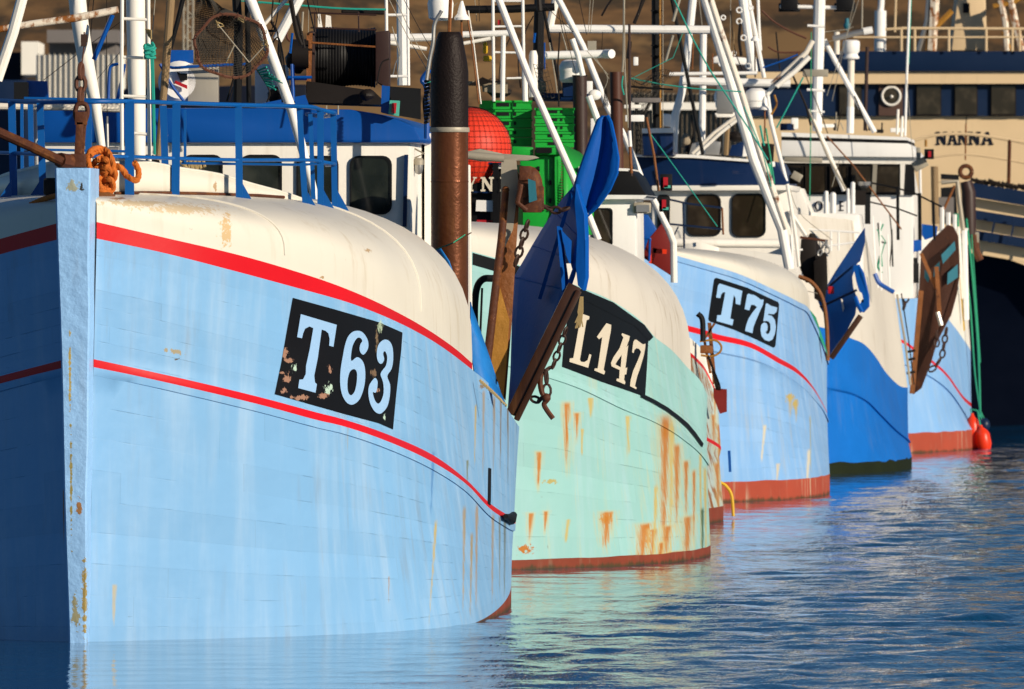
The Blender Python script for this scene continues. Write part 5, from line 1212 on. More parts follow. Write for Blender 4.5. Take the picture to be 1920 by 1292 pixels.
MB().prism([P(1577, 560, 131.5), P(1580, 562, 131.5), P(1587, 598, 131.5), P(1582, 600, 131.5)], (0, .02, 0)).prism([P(1610, 545, 131), P(1616, 550, 131), P(1620, 568, 131), P(1615, 566, 131)], (0, .02, 0)).build('worn_patch', 'white_paint', td)
MB().bar(P(1614, 592, 131), P(1558, 672, 131), .07, .12).build('shoe', 'wood_dark', td, bevel=.01)
MB().box(P(1558, 544, 131.3), (.08, .06, .10)).build('red_tab', 'lamp_red', td, bevel=.02)
MB().tube([P(1616, 585, 130.9), P(1608, 570, 130.9), P(1603, 556, 130.9)], .03, 6).build('hinge', 'door_blue', td)
# ======================= boat E
o = E.o
wh = face(E, 9, [(1470, 300), (1700, 302), (1712, 365), (1712, 560), (1470, 560)], 3, 'wheelhouse', 'white_clean', bevel=.02)
face(E, 8.82, [(1465, 248), (1700, 257), (1701, 263), (1465, 256)], 3.6, 'roof', 'white_clean')
face(E, 8.83, [(1465, 256), (1700, 263), (1702, 269), (1465, 263)], 3.5, 'black_stripe', 'black')
face(E, 8.8, [(1465, 263), (1702, 269), (1725, 295), (1465, 293)], 3.6, 'visor', 'white_clean', bevel=.01)
face(E, 8.9, [(1465, 292), (1712, 295), (1706, 308), (1465, 305)], 3.2, 'eave', 'white_paint')
wb_ = face(E, 8.95, [(1468, 306), (1714, 308), (1716, 366), (1468, 364)], .04, 'window_band', 'rubber', wh)
for x0, x1 in ((1478, 1506), (1510, 1550), (1556, 1590), (1596, 1636), (1644, 1690)):
    window(E, 8.93, [(x0, 310), (x1, 310), (x1, 361), (x0, 361)], wb_, w=1.5, gl='glass_warm', fr='dark_gear')
face(E, 8.9, [(1637, 308), (1645, 308), (1642, 366), (1634, 366)], .1, 'mullion', 'galv', wb_)
face(E, 8.9, [(1688, 308), (1697, 308), (1694, 366), (1688, 366)], .1, 'mullion', 'white_paint', wb_)
face(E, 8.5, [(1470, 294), (1541, 296), (1541, 305), (1470, 303)], .2, 'lamp_housing', 'galv', bevel=.01)
for g, x, w in (('O', 1526, 17), ('E', 1572, 14)):
    flat_text(GL[g], 'letter', 'text_navy', wh, 136+8.95, x, 377, w, 19, .08)
# raised white bow structure
bw = face(E, 3.4, [(1515, 398), (1546, 398), (1610, 402), (1615, 440), (1620, 560), (1510, 560)], 1.5, 'bow_shelter', 'white_clean', bevel=.02)
face(E, 3.0, [(1478, 352), (1500, 352), (1520, 400), (1520, 440), (1485, 435)], 1.5, 'bow_shelter_wing', 'white_paint', bevel=.02)
for x, y0, w in ((1549, 362, 9), (1562, 366, 12), (1599, 345, 9), (1590, 356, 6)):
    MB().tube([P(x, y0, 138.5), P(x, 400, 138.5)], w/2*138.5/F, 12).sphere(P(x, y0, 138.5), w/2*138.5/F, 10).build('vent_post', 'white_clean', o)
for q in (((1512, 430), (1612, 436)), ((1548, 462), (1620, 452))): stroke('foredeck_rail', line3(*q, Y=137.5), 4, 'white_clean', o)
for x in (1558, 1572): stroke('foredeck_post', line3((x, 432), (x, 470), Y=137.5), 4, 'white_clean', o)
poles(o, 143, [
 ('mast', 'white_clean', [22, 22, 20, 18], ((1537, -12), (1535, 80), (1533, 160), (1532, 246)), 146),
 ('crosstree', 'white_clean', 7, ((1462, 12), (1600, 15)), 146), ('mast_band', 'white_clean', 5, ((1514, 48), (1546, 50)), 145.8), ('mast_band', 'white_clean', 5, ((1513, 168), (1546, 170)), 145.8), ('mast_band', 'white_clean', 4, ((1518, 208), (1546, 210)), 145.8),
 ('mast_brace', 'white_clean', 10, ((1545, 75), (1588, 155), (1640, 248)), 146.2), ('stay', 'galv', 4, ((1516, 205), (1550, 290), (1590, 362)), 140), ('mast_leg', 'white_paint', 9, ((1524, 225), (1550, 280), (1583, 358)), 141),
 ('radar_post', 'white_rusty', 13, ((1596, 108), (1595, 200)), 147), ('radar_post', 'white_clean', 14, ((1595, 200), (1594, 250)), 147), ('whip_antenna', 'brown_stack', 7, ((1626, 88), (1622, 245)), 148), ('lamp_post', 'white_rusty', 11, ((1569, 60), (1569, 102)), 148),
 ('whip_antenna', 'white_clean', 5, ((1706, -10), (1700, 150), (1697, 255)), 146), ('whip_antenna', 'teal_rope', 2, ((1709, -10), (1704, 120)), 146), ('lamp_stem', 'galv', 3, ((1617, -10), (1616, 60)), 148),
 ('radar_scanner', 'steel', 11, ((1562, 73), (1600, 63), (1622, 59)), 146), ('scanner_cap', 'white_clean', 14, ((1619, 59), (1636, 56)), 146),
 ('rope', 'green_rope', 2, ((1521, 60), (1520, 250), (1518, 380)), 142), ('stay', 'galv', 1.2, ((1610, 0), (1550, 180)), 145), ('stay', 'rust_beam', 3, ((1550, 255), (1600, 310), (1690, 430)), 140),
 ('antenna', 'white_paint', 5, ((1684, 205), (1682, 252)), 146), ('antenna', 'white_paint', 5, ((1692, 218), (1690, 256)), 146), ('antenna', 'dark_gear', 3, ((1654, 230), (1653, 250)), 146), ('antenna', 'galv', 2, ((1568, 210), (1568, 244)), 146), ('antenna', 'galv', 2, ((1576, 230), (1582, 244)), 146),
 ('stay', 'galv', 1.5, ((1546, 60), (1590, 55), (1600, 50)), 146),
])
MB().lathe(P(1596, 108, 147), [(.11, -.02), (.12, .0), (.10, .03), (.09, .05), (.12, .09), (.125, .18), (.12, .23), (.09, .25)], 18).build('antenna_pot', 'white_clean', o)
for x in (1480, 1584): MB().box(P(x, 14, 146.1), (.3, .2, .12)).build('mast_lamp', 'rubber', o, bevel=.01)
MB().lathe(P(1588, 50, 147), [(.02, -.06), (.05, .0), (.05, .03), (.03, .06), (.03, .12)], 12).build('wind_sensor', 'teal_patch', o)
MB().box(P(1529, 137, 145), (.35, .2, .1)).build('mast_platform', 'galv', o, bevel=.01)
fl = MB().box(P(1725, 308, 144), (.2, .15, .14), Matrix.Rotation(-.5, 3, 'Y')).box(P(1722, 290, 144), (.06, .1, .2)).build('floodlight', 'galv', o, bevel=.01)
sl2 = MB().box(P(1742, 289, 143.8), (.13, .12, .14)).build('side_light', 'black', o); MB().box(P(1743, 289, 143.7), (.04, .03, .08)).build('lens', 'lamp_red', sl2)
MB().box(P(1613, 371, 140), (.15, .12, .2)).build('side_light', 'dark_gear', o)
MB().lathe(P(1621, 338, 140)+Vector((0, 0, -.1)), [(.03, 0), (.08, .03), (.09, .08)], 12).build('search_light', 'steel', o)
# dark rail along the bow side
for pts, w in ((((1618, 340), (1660, 348), (1710, 360), (1766, 388)), 3.5), (((1628, 378), (1680, 390), (1720, 405)), 3), (((1683, 350), (1684, 450)), 6), (((1724, 362), (1725, 450)), 7), (((1750, 378), (1752, 450)), 5)):
    stroke('side_rail', line3(*pts, Y=141), w, 'black', o)
MB().prism([P(1622, 365, 140.5), (P(1632, 365, 140.5)), P(1632, 420, 140.5), P(1622, 420, 140.5)], (0, .1, 0)).build('dark_locker', 'rubber', o)
for pts, w, mt in ((((1636, 405), (1640, 480), (1646, 540)), 4, 'white_clean'), (((1650, 415), (1652, 545)), 4, 'white_clean'), (((1664, 440), (1668, 545)), 4, 'white_clean'), (((1656, 420), (1648, 440), (1654, 500)), 3, 'green_rope'), (((1644, 430), (1660, 452), (1646, 500)), 2, 'green_rope'), (((1672, 430), (1674, 500)), 3, 'dark_gear')):
    stroke('bulwark_stay', line3(*pts, Y=140), w, mt, o)
MB().tube(smooth3([tuple(P(x, y, 139.8)) for x, y in ((1640, 513), (1648, 530), (1662, 540), (1676, 548))], 5), .03, 8).build('blue_cap_rail', 'blue', o)
fr = MB().prism([P(1672, 455, 145), P(1728, 449, 145), P(1728, 470, 145), P(1692, 476, 145), P(1690, 520, 145), P(1686, 548, 145), P(1676, 545, 145), P(1673, 500, 145)], (0, .2, 0)).build('gallows', 'blue', o, bevel=.01)
MB().prism([P(1729, 420, 145), P(1758, 424, 145), P(1756, 442, 145), P(1735, 450, 145), P(1729, 440, 145)], (0, .2, 0)).build('gallows_bracket', 'blue', fr)
MB().box(P(1713, 512, 145), (.14, .2, .28)).box(P(1716, 490, 145), (.07, .1, .1)).build('pulley_block', 'rubber', fr, bevel=.01)
MB().chain(P(1704, 540, 145), P(1694, 580, 145), .12, .014).build('hanging_chain', 'dark_chain', fr)
stroke('quarter_post', line3((1682, 552), (1697, 640), (1707, 722), Y=144.5), 4.5, 'galv', o); stroke('quarter_wire', line3((1690, 550), (1704, 640), (1714, 722), Y=144.6), 2.5, 'dark_gear', o)
for y in (660, 675, 700): stroke('dark_link', line3((1700, y), (1716, y-3), Y=145.2), 5, 'dark_gear', o)
td = thing('trawl_door', 'rust-brown trawl door with teal patches hung beside the blue steel bow', 'trawl door', P(1740, 700, 146.5), 'trawl doors')
ol = ((1777, 421), (1788, 425), (1797, 442), (1799, 475), (1800, 512), (1795, 550), (1784, 590), (1770, 617), (1758, 640), (1746, 680), (1728, 728), (1712, 740), (1709, 725), (1714, 660), (1720, 590), (1724, 530), (1727, 472), (1745, 452))
fr3 = [P(x, y, 146.3+.25*abs((x-1760)/40)) for x, y in ol]
MB().prism(fr3, (0, .06, 0)).build('main_plate', 'brown_door', td, bevel=.01)
for i, q in enumerate((((1765, 478), (1790, 452), (1792, 468), (1768, 495)), ((1752, 500), (1762, 490), (1762, 508), (1750, 520)), ((1777, 512), (1796, 495), (1796, 520), (1776, 534)), ((1734, 505), (1744, 518), (1740, 530), (1733, 520)))):
    MB().prism([P(x, y, 146.25+.25*abs((x-1760)/40)-.02) for x, y in q], (0, .02, 0)).build('paint_patch', 'teal_patch', td)
MB().bar(P(1727, 545, 146.1), P(1710, 738, 146.1), .07, .1).bar(P(1756, 500, 146.1), P(1762, 600, 146.1), .06, .08).bar(P(1727, 475, 146.1), P(1755, 540, 146.15), .05, .06).build('stiffener', 'rust_beam', td)
MB().tube([P(1758, 585, 146), P(1765, 610, 146)], .035, 8).build('bright_pin', 'steel', td)
MB().chain(P(1775, 615, 146), P(1766, 670, 146), .12, .014).chain(P(1766, 668, 146), P(1742, 695, 146), .12, .014, .05).chain(P(1757, 620, 146), P(1756, 650, 146), .12, .014).build('door_chain', 'dark_chain', td)
# ======================= boat G (farthest) rails, posts, ropes
o = G.o
gp = [((1712, 452), (1713, 560), 12, 'white_clean'), ((1766, 388), (1766, 432), 9, 'white_clean'), ((1778, 398), (1778, 432), 9, 'white_clean'), ((1790, 402), (1790, 430), 8, 'white_clean'), ((1808, 432), (1812, 600), 11, 'white_clean'), ((1796, 425), (1806, 560), 8, 'white_paint'), ((1800, 520), (1808, 620), 3, 'yellow')]
for a, b, w, mt in gp: stroke('bulwark_post', line3(a, b, Y=158), w, mt, o)
stroke('cap_rail', line3((1712, 452), (1770, 432), (1815, 430), Y=158), 5, 'white_clean', o)
for pts, w in ((((1790, 400), (1800, 450), (1818, 560), (1828, 700), (1841, 790)), 3), (((1812, 410), (1822, 500), (1832, 620), (1836, 700), (1838, 782)), 4), (((1822, 440), (1830, 560), (1838, 680)), 2.2), (((1795, 400), (1796, 440)), 6)):
    stroke('mooring_line', line3(*pts, Y=158.5), w, 'green_rope', o, sm=4)
poles(o, 158, [('wooden_post', 'wood', 14, ((1752, 312), (1754, 420))), ('gallows', 'galv', 9, ((1765, 342), (1795, 340), (1799, 380), (1806, 432))), ('gallows_strut', 'rust_beam', 5, ((1770, 392), (1790, 348))), ('white_post', 'white_clean', 5, ((1725, 310), (1726, 366)))])
MB().prism([P(1765, 326, 160), P(1798, 328, 160), P(1798, 337, 160), P(1765, 336, 160)], (0, .2, 0)).prism([P(1765, 352, 160), P(1792, 350, 160), P(1796, 420, 160), P(1765, 420, 160)], (0, .2, 0)).build('dark_shelter', 'rubber', o)
MB().box(P(1770, 388, 159), (.3, .1, .3)).build('grey_plate', 'shed_grey', o)
dv = MB().tube([P(1811, 340, 159), P(1816, 360, 159), P(1818, 440, 159)], [.09, .11, .10], 14).build('davit', 'brown_stack', o)
MB().tube([P(1811+11*math.cos(k*math.pi/8), 322+11*math.sin(k*math.pi/8), 159) for k in range(17)], .035, 8, False).build('davit_ring', 'rust_steel', dv)
MB().tube([P(1827, 440, 159), P(1830, 470, 159), P(1838, 488, 159)], .06, 10).build('rusty_hook', 'rust_steel', o)
MB().box(P(1830, 445, 159), (.09, .1, .16)).build('grey_fitting', 'galv', o)
YF = 156.6
for i, (x0, y0, x1, y1, w, lab) in enumerate(((1823, 782, 1824, 839, 13, 'long orange-red fender hanging upright at the end of the boat row'), (1840, 804, 1847, 842, 14, 'short orange-red fender tilted against its upright neighbour at the waterline'))):
    t = thing('fender', lab, 'fender', P(x1, y1, YF-.1*i), 'orange fenders')
    a, b = P(x0, y0, YF-.1*i), P(x1, y1+4, YF-.1*i); k = YF/F; ax = (b-a).normalized(); Ln = (b-a).length
    MB().lathe(a, [(.02, -.06), (.03, -.02), (w*k*.75, .03), (w*k, Ln*.25), (w*k*1.05, Ln*.7), (w*k*.8, Ln*.95), (w*k*.3, Ln*1.03)], 20, axis=ax).build('body', 'orange_fender', t)
    MB().tube([a, a+Vector((-.03, 0, .12)), P(1833, 770, YF)], .012, 6).build('lanyard', 'green_rope', t)
t = thing('fender', 'small dark navy fender behind the two orange ones', 'fender', P(1847, 800, YF+.3)); MB().sphere(P(1846, 797, YF+.3), .085, 14, (1, 1, 1.3)).build('body', 'navy_band', t); MB().tube([P(1846, 786, YF+.3), P(1838, 770, YF+.3)], .01, 5).build('lanyard', 'green_rope', t)
# ======================= big ship on the right
S = thing('trawler_ship', 'large navy and cream ship with its name on the bridge front, behind the row', 'ship', (9, 176, 0))
S_hold = [S]
def SP(poly, Y, th, name, mat, parent=None, bevel=0): return MB().prism([P(x, y, Y) for x, y in poly], (0, th, 0)).build(name, mat, parent or S, bevel=bevel)
# hull: flaring navy bow plating
rows = []
for j, (yo, tt) in enumerate(((830, 0), (700, .3), (600, .55), (520, .8), (468, 1))):
    row = []
    for i in range(15):
        x = 1560+i*50; y = yo + (x-1840)*(.36 if yo < 500 else .2*(1-tt)*0)
        row.append(P(x, y if yo < 820 else 826, 180-2.2*tt-.0*i) )
    rows.append(row)
hs = MB().grid(rows).build('hull', 'navy_ship', S, smooth=60)
SP([(1560, 825), (2260, 825), (2260, 835), (1560, 835)], 179.6, .3, 'boot_top', 'antifoul')
# slotted bulwark above it: cream plating between navy bands
def yb(x, base): return base + (x-1825)*.17
for k, (b0, b1, mt) in enumerate(((342, 368, 'navy_band'), (370, 395, 'cream'), (392, 409, 'navy_band'), (409, 428, 'cream'), (430, 447, 'navy_band'), (447, 474, 'cream'))):
    nm = 'bulwark_band' if mt == 'navy_band' else 'bulwark_plating'
    SP([(1818, b0), (2250, b0+ (2250-1818)*.16), (2250, b1+(2250-1818)*.17), (1818, b1)], 177.6-(.25 if mt == 'navy_band' else 0), .25, nm, mt)
for x in (1868, 1904, 1960): MB().bar(P(x, 395+ (x-1825)*.16, 177.2), P(x-12, 448+(x-1825)*.16, 177.2), .03, .03).build('bulwark_stay', 'navy_band', S)
# superstructure
sup = SP([(1400, 218), (2300, 218), (2300, 520), (1400, 520)], 182, 6, 'bridge_front', 'cream')
wbd = SP([(1400, 157), (2300, 157), (2300, 218), (1400, 218)], 181.9, 5, 'window_band', 'navy_band', sup)
SP([(1400, 135), (2300, 135), (2300, 157), (1400, 157)], 181.7, 5.4, 'bridge_moulding', 'cream', sup)
SP([(1545, 96), (2300, 96), (2300, 134), (1545, 134)], 181.6, 6.5, 'bridge_roof', 'navy_band', sup, .03)
SP([(1400, 110), (1545, 110), (1545, 134), (1400, 134)], 182.2, 6.5, 'bridge_roof_side', 'navy_band', sup)
SP([(1480, 120), (1560, 120), (1560, 200), (1480, 200)], 186, 1, 'casing', 'brown_box')
for x0, x1 in ((1572, 1616), (1717, 1765), (1789, 1833), (1857, 1905), (1928, 1974)):
    w_ = SP([(x0, 158), (x1, 158), (x1, 217), (x0, 217)], 181.86, .05, 'window', 'dark_gear', wbd)
    SP([(x0+2, 161), (x1-2, 161), (x1-2, 214), (x0+2, 214)], 181.84, .01, 'pane', 'glass_warm', w_)
bx = SP([(1648, 158), (1693, 158), (1693, 217), (1648, 217)], 181.85, .06, 'clear_view_window', 'brown_box', wbd)
MB().tube([P(1671+17*math.cos(k*math.pi/12), 180+17*math.sin(k*math.pi/12), 181.8) for k in range(25)], .022, 8, False).build('window_rim', 'white_paint', bx)
MB().lathe(P(1671, 180, 181.83), [(.15, 0), (.15, .02)], 24, axis=(0, -1, 0)).build('pane', 'glass_warm', bx); MB().sphere(P(1672, 181, 181.75), .03, 8).build('hub', 'white_paint', bx)
for g, x, w in (('N', 1755, 21), ('A', 1777, 19), ('N', 1796, 20), ('N', 1816, 23), ('A', 1840, 23)):
    flat_text(GL[g], 'letter', 'text_navy', sup, 182, x, 247, w, 25, .02)
# roof rails and rusty frames
rr_ = MB().tube([P(1690, 53, 181.5), P(2200, 55, 181.5)], .025, 8).tube([P(1600, 70, 181.5), P(1800, 70, 181.5), P(2200, 69, 181.5)], .018, 8).build('roof_rail', 'cream', S)
for x in (1690, 1715, 1779, 1849, 1898, 1912): stroke('rail_post', line3((x, 53), (x, 96), Y=181.5), 5, 'cream', rr_)
stroke('rail_top', line3((1660, 55), (1700, 53), Y=181.5), 5, 'cream', rr_)
fr = [(((1742, -10), (1738, 40), (1722, 95)), 9, 'steel'), (((1752, -10), (1750, 40), (1746, 95)), 20, 'white_rust_heavy'), (((1785, 20), (1755, 50)), 12, 'rust_yellow'), (((1746, 50), (1740, 95)), 14, 'rust_yellow'),
      (((1873, -10), (1885, 40), (1888, 95)), 12, 'white_rust_heavy'), (((1862, 12), (1900, 5), (1915, -5)), 10, 'rust_yellow'), (((1895, 0), (1905, 50), (1916, 95)), 14, 'white_rust_heavy'), (((1880, 60), (1895, 95)), 8, 'rust_yellow')]
for pts, w, mt in fr: stroke('roof_frame', line3(*pts, Y=182.5), w, mt, S)
SP([(1796, -10), (1848, -10), (1851, 95), (1784, 95)], 183, 1.5, 'funnel', 'cream', None, .03)
SP([(1806, 6), (1818, 6), (1818, 24), (1806, 24)], 182.96, .05, 'funnel_port', 'rubber')
pole('mast', line3((1653, -10), (1652, 10), (1651, 20), Y=182), 12, 'white_clean', S, 14); pole('mast', line3((1651, 20), (1650, 96), Y=182), 22, 'white_clean', S, 16)
stroke('lamp_stem', line3((1680, -10), (1678, 60), Y=182), 4, 'cream', S)
# foredeck rail in front of the bridge
stroke('foredeck_rail', line3((1700, 268), (1745, 255), (1800, 251), (1860, 257), (1960, 275), Y=179), 6, 'cream', S, sm=4)
stroke('foredeck_rail', line3((1745, 295), (1820, 290), (1960, 312), Y=179), 4, 'cream', S, sm=4); stroke('foredeck_rail', line3((1745, 340), (1900, 345), (1960, 352), Y=179), 4, 'cream', S, sm=4)
for a, b, w, mt in (((1736, 262), (1736, 275), 5, 'rust_yellow'), ((1893, 262), (1891, 352), 7, 'rust_steel'), ((1811, 232), (1810, 300), 3, 'rust_beam'), ((1812, 215), (1811, 250), 2, 'dark_gear')):
    stroke('rail_post', line3(a, b, Y=179), w, mt, S)
jk = MB()
for i in range(14): jk.tube([P(1820+8*i, 338+i+random.uniform(-4, 3), 178), P(1828+8*i, 342+i+random.uniform(-4, 4), 178)], random.uniform(.03, .06), 6)
jk.build('deck_chain', 'dark_gear', S)
# ======================= things on the far quay
t = thing('shed', 'white ribbed shed on the quay seen between the mast legs of T 63', 'shed', P(140, 300, 230)); k = 230/F
MB().prism([P(68, 103, 230), P(226, 103, 230), P(226, 330, 230), P(68, 330, 230)], (0, 3, 0)).build('wall', 'shed_white', t)
rb2 = MB()
for i in range(16): rb2.box(P(72+i*10, 180, 229.96), (1.6*k, .05, 160*k))
rb2.build('cladding_rib', 'galv', t)
t = thing('building', 'grey flat-roofed building behind the white ribbed shed', 'building', P(150, 300, 245))
MB().prism([P(88, 56, 245), P(222, 56, 245), P(222, 80, 245), P(88, 80, 245)], (0, 4, 0)).build('roof', 'shed_grey', t); MB().prism([P(92, 80, 246), P(218, 80, 246), P(218, 300, 246), P(92, 300, 246)], (0, 4, 0)).build('wall', 'shed_grey', t)
t = thing('container', 'dark blue container low on the quay at the left edge', 'container', P(0, 300, 235))
MB().prism([P(-60, 150, 235), P(66, 150, 235), P(66, 330, 235), P(-60, 330, 235)], (0, 3, 0)).build('body', 'navy_band', t, bevel=.05); MB().prism([P(-60, 98, 240), P(40, 98, 240), P(40, 150, 240), P(-60, 150, 240)], (0, 3, 0)).build('top', 'navy_ship', t); MB().prism([P(40, 78, 238), P(72, 78, 238), P(72, 140, 238), P(40, 140, 238)], (0, 3, 0)).build('tank', 'shed_white', t)
t = thing('building', 'small red-roofed building between the masts left of the big ship', 'building', P(1480, 300, 240))
MB().prism([P(1440, 190, 240), P(1460, 160, 240), P(1530, 160, 240), P(1530, 192, 240)], (0, 3, 0)).build('roof', 'shed_red', t); MB().prism([P(1445, 192, 240.2), P(1530, 192, 240.2), P(1530, 380, 240.2), P(1445, 380, 240.2)], (0, 3, 0)).build('wall', 'shed_white', t); MB().prism([P(1460, 200, 240.1), P(1500, 200, 240.1), P(1500, 212, 240.1), P(1460, 212, 240.1)], (0, .1, 0)).build('window', 'glass', t)
t = thing('shed', 'long low grey boarded shed behind the T 75 wheelhouse roof', 'shed', P(1350, 300, 232))
MB().prism([P(1185, 175, 232), P(1420, 175, 232), P(1420, 340, 232), P(1185, 340, 232)], (0, 3, 0)).build('wall', 'wood_grey', t)
pl = MB()
for i in range(26): pl.box(P(1188+i*9, 235, 231.96), (.02, .05, 120*232/F))
pl.build('board_gap', 'dark_gear', t); MB().prism([P(1182, 192, 231.8), P(1425, 192, 231.8), P(1425, 206, 231.8), P(1182, 206, 231.8)], (0, .1, 0)).build('white_band', 'shed_white', t)
t = thing('van', 'small dark vehicle with pale cab parked on the quay behind the rigging', 'van', P(880, 250, 236)) if False else None
# quay edge the boats lie along
q = MB(); q.box((-40, 262, .6), (110, 40, 2.6)); q = q.build('quay', 'shed_grey', None); q['kind'] = 'structure'
# distant vessels: dark wheelhouse shapes seen left of the stack
t = thing('fishing_boat', 'dark blue boat far off behind the wheelhouse roof of T 63', 'fishing boat', P(420, 300, 200))
MB().prism([P(230, 165, 200), P(580, 158, 200), P(580, 330, 200), P(230, 330, 200)], (0, 4, 0)).build('hull', 'navy_ship', t, bevel=.1)
for x, w in ((352, 4), (362, 4)): stroke('lattice_mast', line3((x, -10), (x-1, 110), Y=201), w, 'galv', t)
lt = MB()
for i in range(10): lt.tube([P(345+ (17 if i % 2 else 0), -10+i*13, 201), P(345+(0 if i % 2 else 17), 3+i*13, 201)], .012, 5)
lt.tube([P(344, -10, 201), P(344, 120, 201)], .02, 6); lt.build('lattice', 'galv', t)
# ---------------------------------------------------------------- the tangle of small gear and lines above the decks
def many(own, Y, items):
    for nm, mt, w, pts in items: stroke(nm, line3(*pts, Y=Y), w, mt, own, sm=5 if len(pts) > 2 else 0)
def blob(own, name, mt, px, py, rx, ry, Y, parent=None):
    """lumpy heap or bundle: a roughened ball"""
    m = MB().sphere(P(px, py, Y), 1, 18, (rx*Y/F, min(rx, ry)*Y/F, ry*Y/F)); c = P(px, py, Y)
    m.v = [c + (v-c)*(1+.35*(noise.noise(v*9)) + .2*noise.noise(v*23)) for v in m.v]
    return m.build(name, mt, own, smooth=30)
o = A.o
blob(o, 'net_bundle', 'dark_gear', 556, 112, 20, 24, 88.2); blob(o, 'net_bundle', 'dark_gear', 690, 178, 16, 12, 87.7); blob(o, 'hose_heap', 'dark_gear', 520, 178, 18, 16, 87.9)
MB().lathe(P(548, 102, 88), [(.13, 0), (.13, .14)], 20, axis=(1, 0, 0)).build('winch_motor', 'dark_gear', o)
MB().prism([P(478, 128, 88.9), P(492, 120, 88.9), P(540, 122, 88.9), P(540, 150, 88.9), P(505, 196, 88.9), P(478, 196, 88.9)], (0, .3, 0)).build('skylight_hood', 'white_paint', o, bevel=.01)
many(o, 86.2, [('hose', 'black', 5, ((508, 40), (524, 72), (528, 120), (530, 192))), ('hose', 'black', 4, ((540, 20), (528, 60), (522, 100), (536, 150), (548, 192))), ('hose', 'dark_gear', 7, ((548, -5), (562, 50), (570, 90))),
  ('stay', 'dark_gear', 2, ((514, 40), (500, 90))), ('stay', 'galv', 1.5, ((512, -5), (511, 42))), ('stay', 'dark_gear', 2.5, ((525, -5), (516, 50), (498, 86))), ('chain_fall', 'rust_chain', 5, ((548, 20), (540, 40), (538, 68), (544, 78))),
  ('net_line', 'teal_rope', 4, ((484, 4), (560, 10), (640, 16), (724, 18))), ('net_line', 'teal_rope', 2.5, ((440, 6), (452, 2), (490, 6))), ('stay', 'dark_gear', 1.3, ((585, -5), (600, 45))), ('stay', 'dark_gear', 1.3, ((594, -5), (600, 40))),
  ('stay', 'galv', 1.2, ((579, 10), (578, 60))), ('post', 'galv', 4, ((568, 22), (566, 58))), ('rope', 'tan_rope', 3, ((445, 70), (432, 100), (424, 118))), ('rope', 'dark_gear', 3, ((480, 128), (505, 170), (500, 192))),
  ('stay', 'dark_gear', 2, ((462, 120), (440, 160), (430, 190))), ('pipe', 'blue', 5, ((548, 62), (544, 100))), ('stay', 'galv', 1.5, ((740, -5), (775, 70), (806, 120))), ('stay', 'dark_gear', 1.3, ((755, -5), (790, 60), (812, 96))),
  ('cable', 'galv', 2, ((735, 50), (748, 100), (745, 150))), ('cable', 'steel', 2, ((737, 140), (742, 118), (750, 100), (745, 80))), ('cable', 'dark_gear', 3, ((706, 160), (715, 120), (730, 110)))])
MB().box(P(516, 58, 86), (.14, .05, .02)).build('insulator', 'black', o)
for q in (((596, 26), (600, 24), (606, 60), (596, 62)), ((611, 28), (620, 30), (622, 64), (610, 60))): MB().prism([P(x, y, 90) for x, y in q], (0, .1, 0)).build('deck_box', 'white_paint', o)
for x, y in ((412, 44), (452, 34), (497, 80)): 
    m = MB()
    for i in range(5): m.tube([P(x+random.uniform(-8, 8), y+random.uniform(-5, 5), 83.7), P(x+random.uniform(-8, 8), y+random.uniform(-6, 8), 83.65), P(x+random.uniform(-8, 8), y+random.uniform(-2, 10), 83.7)], .004, 5)
    m.build('lashing', 'tan_rope', o)
blob(o, 'turquoise_net', 'teal_rope', 800, 154, 7, 8, 86.6); blob(o, 'dark_net', 'black', 801, 195, 9, 30, 87)
# mint boat and behind
o = B.o
blob(o, 'net_heap', 'dark_gear', 935, 172, 22, 12, 105.6); blob(o, 'net_heap', 'wood_grey', 1010, 165, 14, 20, 106)
many(o, 106.2, [('stay', 'dark_gear', 1.5, ((1046, 18), (1066, 110), (1074, 140))), ('stay', 'dark_gear', 1.5, ((1085, -5), (1100, 65))), ('stay', 'galv', 1.2, ((1107, -5), (1103, 62))), ('stay', 'galv', 1.2, ((1113, -5), (1107, 60))),
  ('stay', 'dark_gear', 4, ((1150, -5), (1138, 12), (1128, 30))), ('stay', 'dark_gear', 5, ((1206, -5), (1198, 20), (1188, 44))), ('stay', 'galv', 2.4, ((1054, 62), (1064, 100), (1068, 130))), ('stay', 'galv', 2.4, ((1030, 80), (1040, 140), (1048, 200))),
  ('stay', 'galv', 1.2, ((1106, 98), (1138, 142), (1132, 170))), ('stay', 'galv', 1.2, ((1112, 100), (1142, 148))), ('stay', 'galv', 4, ((1170, -5), (1169, 100), (1167, 135))), ('stay', 'galv', 3, ((1171, 130), (1174, 180), (1179, 240))),
  ('stay', 'dark_gear', 8, ((1181, 78), (1178, 110))), ('yard', 'black', 4, ((1178, 162), (1215, 165), (1262, 168))), ('rope', 'dark_gear', 2.2, ((960, 62), (940, 110), (935, 160))), ('rope', 'dark_gear', 2.5, ((1000, 30), (985, 60), (972, 110), (976, 165))),
  ('stay', 'galv', 1.2, ((890, -5), (894, 40))), ('stay', 'dark_gear', 1.2, ((1130, 60), (1128, 100))), ('rope', 'teal_rope', 3, ((1168, 142), (1166, 160), (1170, 178))), ('rope', 'green_rope', 3, ((946, 160), (944, 185))),
  ('cable', 'dark_gear', 2, ((905, 160), (920, 148), (935, 150), (940, 158))), ('stay', 'blue', 5, ((1003, 62), (1001, 80))), ('stay', 'blue', 3, ((1021, 80), (1021, 130)))])
for i in range(6): many(o, 106.5, [('net_strand', 'dark_gear', 1, ((1127+2*i, 150+3*i), (1133+i, 175), (1130+2*i, 200)))])
